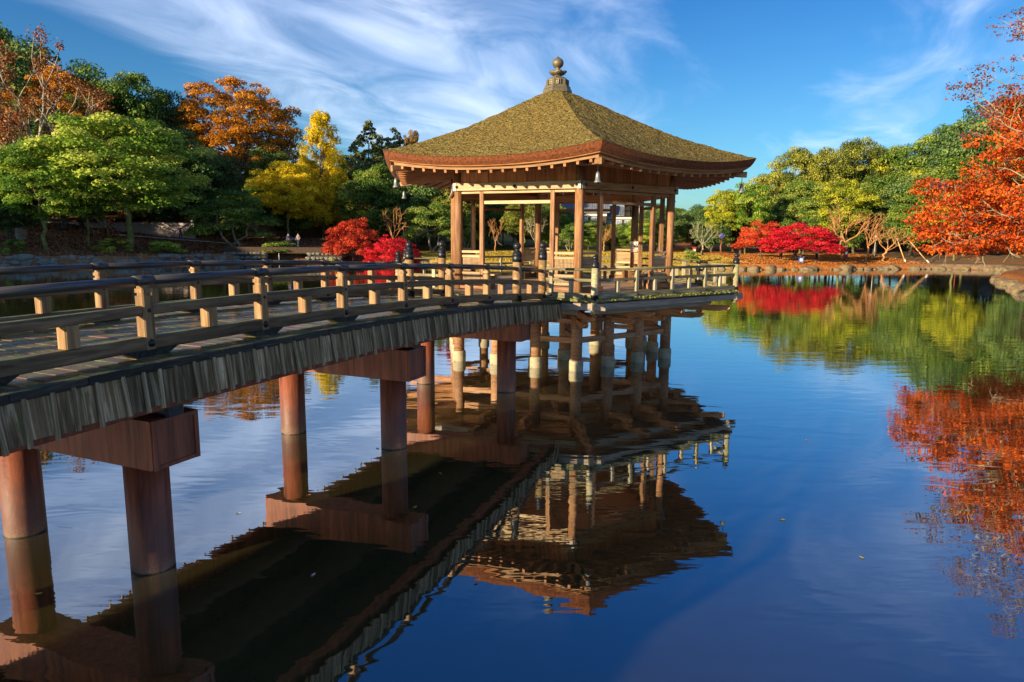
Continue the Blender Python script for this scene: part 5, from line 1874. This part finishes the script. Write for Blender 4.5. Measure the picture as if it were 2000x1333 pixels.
def build_culvert():
    c = empty('culvert_bridge', (-27.6, 88.6, 0), 0, 'small concrete bridge over a dark inlet, two walkers standing on it', 'bridge')
    seg_box('deck_slab', c, EARTH, (-8.5, 0), (6.5, 0), 4.0, 1.16, 1.93)
    for x0, x1 in ((-8.3, -3.0), (2.0, 6.3)):
        seg_box('abutment', c, EARTH, (x0, 0), (x1, 0), 3.8, -0.6, 1.155)
    rg = random.Random(9)
    for x in list(np.arange(-8.3, -3.0, 0.55)) + list(np.arange(2.2, 6.4, 0.55)):
        for z in (0.1, 0.62, 1.15):
            s = rg.uniform(0.28, 0.42)
            new_obj('stone', rg.choice(ROCKS), c, ROCK2, Matrix.Translation((x + rg.uniform(-0.1, 0.1), -1.95, z)) @ Matrix.Rotation(rg.uniform(0, 6), 4, 'Z') @ Matrix.Diagonal((s, s, s * 0.8, 1)))
    stick('back_wall', c, plain('dark_inlet_shade', (0.012, 0.012, 0.014), (0.03, 0.03, 0.034), scale=3), (-3.2, 1.7, 0.45), (2.2, 1.7, 0.45), 0.3, 2.1)  # near-black backing, shade inside the opening put into the colour
    pole = stick('pole', c, WHITE, (-1.6, -1.9, 0.0), (-1.6, -1.9, 1.5), 0.07)


build_culvert()

ROOFT = plain('grey_roof_tile', (0.10, 0.11, 0.13), (0.21, 0.22, 0.25), rough=0.5, scale=3, bump=0.2)
PLAST = plain('white_plaster', (0.60, 0.56, 0.48), (0.74, 0.70, 0.62), rough=0.9, scale=2, bump=0.05)
DARKW = plain('dark_house_timber', (0.03, 0.024, 0.02), (0.07, 0.055, 0.045), rough=0.8, scale=4)
GLASS = plain('window_glass', (0.16, 0.22, 0.32), (0.26, 0.33, 0.44), rough=0.15, scale=1, bump=0.0, spec=0.7)


def build_house():
    gx, gy = 19.0, 148.8
    z0 = gz(gx, gy)
    h = empty('house', (gx, gy, 0), R(-8), 'traditional house with grey tiled roofs behind the trees, seen through the pavilion', 'house')
    for (x, y, w, d, ze, zr) in ((-3.6, 0, 9.0, 6.0, 8.6, 11.1), (4.2, 1.5, 7.0, 5.0, 8.0, 9.7)):
        new_obj('wall', MB().box((x, y, (z0 + ze) / 2 - 0.3), (w, d, ze - z0 + 0.4)).mesh('wall'), h, DARKW)
        new_obj('wall_plaster', MB().box((x, y, ze - 0.45), (w + 0.06, d + 0.06, 0.7)).mesh('plaster'), h, PLAST)
        rf = MB().prism([(-d / 2 - 0.9, ze - 0.15), (0, zr), (d / 2 + 0.9, ze - 0.15), (d / 2 + 0.9, ze - 0.02), (0, zr + 0.2), (-d / 2 - 0.9, ze - 0.02)], (0, 1, 0), (0, 0, 1), (1, 0, 0), x - w / 2 - 0.6, x + w / 2 + 0.6).mesh('roof')
        rf.transform(Matrix.Translation((0, y, 0)))
        ro = new_obj('roof', rf, h, ROOFT)
        stick('ridge', ro, ROOFT, (x - w / 2 - 0.7, y, zr + 0.28), (x + w / 2 + 0.7, y, zr + 0.28), 0.35, 0.35)
        m = MB()
        nn = int((w + 1.2) / 0.45)
        for i in range(nn + 1):
            xx = x - w / 2 - 0.58 + i * (w + 1.16) / nn
            a, b = Vector((xx, y - d / 2 - 0.9, ze + 0.02)), Vector((xx, y, zr + 0.22))
            L = (b - a).length
            m.box((L / 2, 0, 0), (L, 0.10, 0.09), frame(a, b))
        tr = new_obj('tile_rows', m.mesh('tile_rows'), ro, ROOFT)
        tr['kind'] = 'stuff'
        new_obj('gable', MB().prism([(-d / 2 + 0.2, ze - 0.1), (0, zr - 0.15), (d / 2 - 0.2, ze - 0.1)], (0, 1, 0), (0, 0, 1), (1, 0, 0), x + w / 2 - 0.05, x + w / 2 + 0.12).mesh('gable'), h, PLAST)
        h.children[-1].matrix_basis = Matrix.Translation((0, y, 0))
        for i in range(int(w / 1.8)):
            xx = x - w / 2 + 1.0 + i * 1.8
            f = new_obj('window', MB().box((xx, y - d / 2 - 0.02, ze - 1.55), (1.2, 0.10, 1.1)).mesh('frame'), h, PLAST)
            for sx in (-0.28, 0.28):
                new_obj('pane', MB().box((xx + sx, y - d / 2 - 0.08, ze - 1.55), (0.50, 0.03, 0.96)).mesh('pane'), f, GLASS)


build_house()

REDP = plain('dark_red_paint', (0.20, 0.03, 0.02), (0.32, 0.05, 0.03), rough=0.6, scale=4)
BLUEP = plain('blue_paint', (0.05, 0.12, 0.45), (0.07, 0.17, 0.55), rough=0.5, scale=2)
GREYP = plain('galvanised_pole', (0.28, 0.27, 0.25), (0.42, 0.40, 0.36), rough=0.5, scale=4)
LGLASS = plain('white_lamp_globe', (0.62, 0.58, 0.50), (0.74, 0.70, 0.62), rough=0.3, scale=2, bump=0.0)


def marker_post(x, y, label):
    z = gz(x, y)
    m = empty('marker_post', (x, y, z), 0, label, 'post')
    new_obj('body', MB().box((0, 0, 0.55), (0.42, 0.30, 1.15)).mesh('body'), m, REDP)
    new_obj('top', MB().box((0, 0, 1.17), (0.52, 0.40, 0.10)).mesh('top'), m, REDP)
    new_obj('panel', MB().box((0, -0.16, 0.78), (0.26, 0.02, 0.36)).mesh('panel'), m, WHITE)


marker_post(23.5, 90.0, 'dark red marker post on the lawn just right of the pavilion')
marker_post(42.2, 88.0, 'dark red marker post under the bare orange trees')


def lamp(x, y, h, globe, mat, label):
    z = gz(x, y)
    m = empty('street_lamp', (x, y, z), 0, label, 'lamp post')
    new_obj('pole', MB().lathe([(0.07, -0.2), (0.045, h - 0.35)], 10).mesh('pole', True), m, mat)
    new_obj('lamp_head', MB().lathe([(0.05, 0), (globe * 0.8, globe * 0.35), (globe, globe), (globe * 0.75, globe * 1.65), (0.03, globe * 1.95)], 14).mesh('globe', True), m, LGLASS, Matrix.Translation((0, 0, h - 0.35)))
    new_obj('hood', MB().lathe([(globe * 1.1, 0), (globe * 0.9, 0.10), (0.05, 0.2)], 12).mesh('hood', True), m, REDP, Matrix.Translation((0, 0, h - 0.35 + globe * 1.6)))


lamp(47.1, 90.5, 3.0, 0.24, GREYP, 'slim lamp post with a round red topped head right of the bare trees')
lamp(59.8, 93.5, 4.4, 0.26, REDP, 'red lamp post behind the lowest leaves of the great red tree')


def round_sign(x, y):
    z = gz(x, y)
    m = empty('road_sign', (x, y, z), 0, 'round blue sign on a brown pole beside the yellow green tree', 'sign')
    new_obj('pole', MB().lathe([(0.05, -0.2), (0.05, 2.7)], 10).mesh('pole', True), m, REDP)
    new_obj('disc', MB().lathe([(0.3, 0), (0.3, 0.03)], 20, M=Matrix.Translation((0, -0.07, 2.6)) @ Matrix.Rotation(math.pi / 2, 4, 'X')).mesh('disc'), m, BLUEP)
    new_obj('ring', MB().lathe([(0.34, 0), (0.34, 0.02)], 20, M=Matrix.Translation((0, -0.055, 2.6)) @ Matrix.Rotation(math.pi / 2, 4, 'X')).mesh('ring'), m, SIGNRED)


round_sign(27.8, 92.9)


def board_sign(x, y, w, h, zb, mat, label, name='notice_board'):
    z = gz(x, y)
    m = empty(name, (x, y, z), 0, label, 'sign')
    new_obj('board', MB().box((0, 0, zb + h / 2), (w, 0.05, h)).mesh('board'), m, mat)
    for sx in ((-0.35, 0.35) if w < 1.2 else (0,)):
        new_obj('leg', MB().box((sx * w, 0.05, zb / 2 - 0.05), (0.07, 0.06, zb + 0.1)).mesh('leg'), m, GREYP)
    return m


s = board_sign(33.1, 79.6, 0.55, 0.62, 0.12, BLUEP, 'small blue and white notice on the ground below the crimson maple')
new_obj('print', MB().box((0, -0.035, 0.42), (0.30, 0.012, 0.36)).mesh('print'), s, WHITE)
board_sign(-29.7, 93.4, 1.5, 0.32, 1.35, plain('faded_pink_board', (0.26, 0.13, 0.13), (0.36, 0.2, 0.2), scale=3), 'faded wide signboard on one leg beyond the culvert')

# wooden props under the leaning tree on the far right bank
PROPM = plain('ochre_prop_wood', (0.40, 0.22, 0.08), (0.58, 0.36, 0.16), rough=0.7, scale=5)
tx, ty = 45.6, 85.4
tz = gz(tx, ty)
lt = plant('bare', BARK_ORG, tx, ty, tz + 4.3, 2.7, 'low leaning leafless tree held up by slanting wooden props', rot=0.5)
lt.rotation_euler = (0, R(13), 0.0)
for (x, y, x2, lab) in ((47.6, 84.0, 46.7, 'short upright wooden prop under the leaning tree, with white foot'), (50.0, 83.2, 47.6, 'long slanting ochre prop right of the leaning tree')):
    p = empty('tree_prop', (x, y, gz(x, y)), 0, lab, 'prop')
    stick('pole', p, PROPM, (0, 0, -0.1), (x2 - x, 0.8, 2.9), 0.13, kind='round')
    stick('foot_wrap', p, WHITE, (0, 0, 0.0), ((x2 - x) * 0.13, 0.1, 0.38), 0.15, kind='round')


# ------------------------------------------------------------------ people
def skin_mesh(verts, edges, radii, name):
    me = bpy.data.meshes.new(name)
    me.from_pydata(verts, edges, [])
    ob = bpy.data.objects.new('tmp', me)
    COL.objects.link(ob)
    sk = ob.modifiers.new('s', 'SKIN')
    sk.use_smooth_shade = True
    for i, r_ in enumerate(radii):
        me.skin_vertices[0].data[i].radius = r_ if isinstance(r_, tuple) else (r_, r_)
    me.skin_vertices[0].data[0].use_root = True
    sb = ob.modifiers.new('b', 'SUBSURF')
    sb.levels = sb.render_levels = 1
    dg = bpy.context.evaluated_depsgraph_get()
    out = bpy.data.meshes.new_from_object(ob.evaluated_get(dg))
    bpy.data.objects.remove(ob)
    out.name = name
    return out


SKINM = plain('skin', (0.42, 0.24, 0.16), (0.52, 0.31, 0.21), scale=5, bump=0.0)
HAIRM = plain('black_hair', (0.012, 0.010, 0.009), (0.03, 0.025, 0.02), scale=20)


def person(x, y, rz, top, trouser, label, stride=0.12, z=None, held=None):
    p = empty('person', (x, y, gz(x, y) if z is None else z), rz, label, 'person')
    s = stride
    J = [(0, 0, 0.92), (0, 0, 1.15), (0, 0, 1.36), (0, 0, 1.47), (0, 0.01, 1.60), (0, 0, 1.68),
         (0.17, 0, 1.38), (0.22, 0.03 + s * 0.5, 1.12), (0.20, -0.10 + s, 0.90), (0.19, -0.14 + s, 0.80),
         (-0.17, 0, 1.38), (-0.22, 0.03 - s * 0.5, 1.12), (-0.20, -0.10 - s, 0.92), (-0.19, -0.14 - s, 0.82),
         (0.09, 0, 0.86), (0.10, -s, 0.48), (0.10, -s * 1.2 + 0.04, 0.09), (0.10, -s * 1.2 - 0.12, 0.04),
         (-0.09, 0, 0.86), (-0.10, s * 0.6, 0.48), (-0.10, s * 1.5, 0.09), (-0.10, s * 1.5 - 0.12, 0.04)]
    Rr = [0.13, (0.15, 0.11), (0.16, 0.11), 0.055, 0.095, 0.07, 0.06, 0.045, 0.035, 0.035, 0.06, 0.045, 0.035, 0.035,
          0.09, 0.065, 0.04, 0.035, 0.09, 0.065, 0.04, 0.035]
    E = [(0, 1), (1, 2), (2, 3), (3, 4), (4, 5), (2, 6), (6, 7), (7, 8), (8, 9), (2, 10), (10, 11), (11, 12), (12, 13),
         (0, 14), (14, 15), (15, 16), (16, 17), (0, 18), (18, 19), (19, 20), (20, 21)]
    new_obj('body', skin_mesh(J, E, Rr, 'body'), p, SKINM)
    jk = [0, 1, 2, 6, 7, 8, 10, 11, 12]
    je = [(0, 1), (1, 2), (2, 3), (3, 4), (4, 5), (2, 6), (6, 7), (7, 8)]
    new_obj('jacket', skin_mesh([J[i] for i in jk], je, [tuple(v + 0.03 for v in (Rr[i] if isinstance(Rr[i], tuple) else (Rr[i], Rr[i]))) for i in jk], 'jacket'), p, top)
    tk = [0, 14, 15, 16, 18, 19, 20]
    te = [(0, 1), (1, 2), (2, 3), (0, 4), (4, 5), (5, 6)]
    new_obj('trousers', skin_mesh([J[i] for i in tk], te, [(Rr[i] if not isinstance(Rr[i], tuple) else Rr[i][0]) + 0.02 for i in tk], 'trousers'), p, trouser)
    bm = bmesh.new()
    bmesh.ops.create_icosphere(bm, subdivisions=2, radius=0.115)
    for v in bm.verts:
        v.co.z = max(v.co.z, -0.03 if v.co.y < 0.02 else -0.10)
    hm = bpy.data.meshes.new('hair')
    bm.to_mesh(hm)
    bm.free()
    new_obj('hair', hm, p, HAIRM, Matrix.Translation((0, 0.02, 1.64)))


CL = {n: plain(n + '_cloth', tuple(v * 0.8 for v in c), c, rough=0.9, scale=10, bump=0.1) for n, c in
      dict(red=(0.42, 0.02, 0.03), navy=(0.02, 0.035, 0.12), blue=(0.08, 0.14, 0.30), black=(0.02, 0.02, 0.025), grey=(0.24, 0.22, 0.22), cream=(0.45, 0.40, 0.33)).items()}
person(-46.9, 98.4, R(-90), CL['red'], CL['blue'], 'person in a red jacket and blue jeans walking past the end of the park wall', 0.16)
person(-28.4, 88.2, R(10), CL['navy'], CL['black'], 'person in dark blue clothes standing on the small bridge, the left one of two', 0.05, z=1.96)
person(-27.2, 88.3, R(-20), CL['grey'], CL['navy'], 'person in grey top and dark trousers, right one of the pair on the small bridge', 0.10, z=1.96)
person(32.6, 84.4, R(20), CL['navy'], CL['black'], 'person in dark clothes half hidden under the paler red maple', 0.05)
person(33.9, 83.4, R(-15), CL['black'], CL['black'], 'person in black with pale shoes between the two red maples', 0.08)
person(36.6, 83.6, R(60), CL['cream'], CL['black'], 'person in a pale top under the right side of the crimson maple', 0.08)

# ------------------------------------------------------------------ fallen leaves on the water
LF = {'yellow': plain('yellow_fallen_leaf', (0.55, 0.42, 0.04), (0.70, 0.55, 0.08), scale=20), 'orange': plain('orange_fallen_leaf', (0.5, 0.13, 0.04), (0.62, 0.22, 0.07), scale=20),
      'pale': plain('pale_fallen_leaf', (0.55, 0.52, 0.46), (0.7, 0.67, 0.6), scale=20)}
for (x, y, c, a, lab) in ((-4.62, 6.30, 'yellow', 0.3, 'yellow leaf floating in the reflection of the nearest left pile'), (-2.05, 6.72, 'pale', 1.2, 'curled white leaf floating in the dark reflection of the bridge'),
                          (-2.75, 8.95, 'orange', 0.1, 'orange leaf floating left of the bridge reflection, amid the sky'), (3.9, 7.2, 'yellow', 2.0, 'yellow leaf floating inside the reflection of the roof'),
                          (-1.25, 8.55, 'yellow', 0.8, 'small yellow leaf floating in the shadow near the middle pile'), (-3.45, 8.3, 'pale', 0.4, 'pale leaf floating between the first and second piles'),
                          (-1.05, 9.85, 'orange', 2.5, 'small orange leaf beside the foot of the second near pile')):
    m = MB()
    n = 8
    vs = [(0.035 * math.cos(t_) * (1 + 0.0 * t_), 0.014 * math.sin(t_), 0.006 * math.cos(t_) ** 2) for t_ in [2 * math.pi * i / n for i in range(n)]]
    m.add(vs + [(0, 0, -0.002)], [(i, (i + 1) % n, n) for i in range(n)])
    o = new_obj('fallen_leaf', m.mesh('leaf'), None, LF[c], Matrix.Translation((x, y, 0.005)) @ Matrix.Rotation(a, 4, 'Z'))
    tag(o, lab, 'leaf')

rl = random.Random(21)
for i in range(14):
    m = MB()
    n = 6
    sc_ = rl.uniform(0.5, 1.1)
    m.add([(0.04 * sc_ * math.cos(2 * math.pi * k / n), 0.022 * sc_ * math.sin(2 * math.pi * k / n), 0.008 * math.cos(2 * math.pi * k / n) ** 2) for k in range(n)] + [(0, 0, -0.002)], [(k, (k + 1) % n, n) for k in range(n)])
    y = rl.uniform(6.5, 26)
    x = y * rl.uniform(-0.45, 0.62)
    o = new_obj('fallen_leaf', m.mesh('leaf'), None, LF[rl.choice(('yellow', 'orange', 'pale', 'orange'))], Matrix.Translation((x, y, 0.005)) @ Matrix.Rotation(rl.uniform(0, 6.28), 4, 'Z'))
    tag(o, 'tiny fallen leaf drifting on the open pond', 'leaf', 'fallen leaves drifting on the pond')
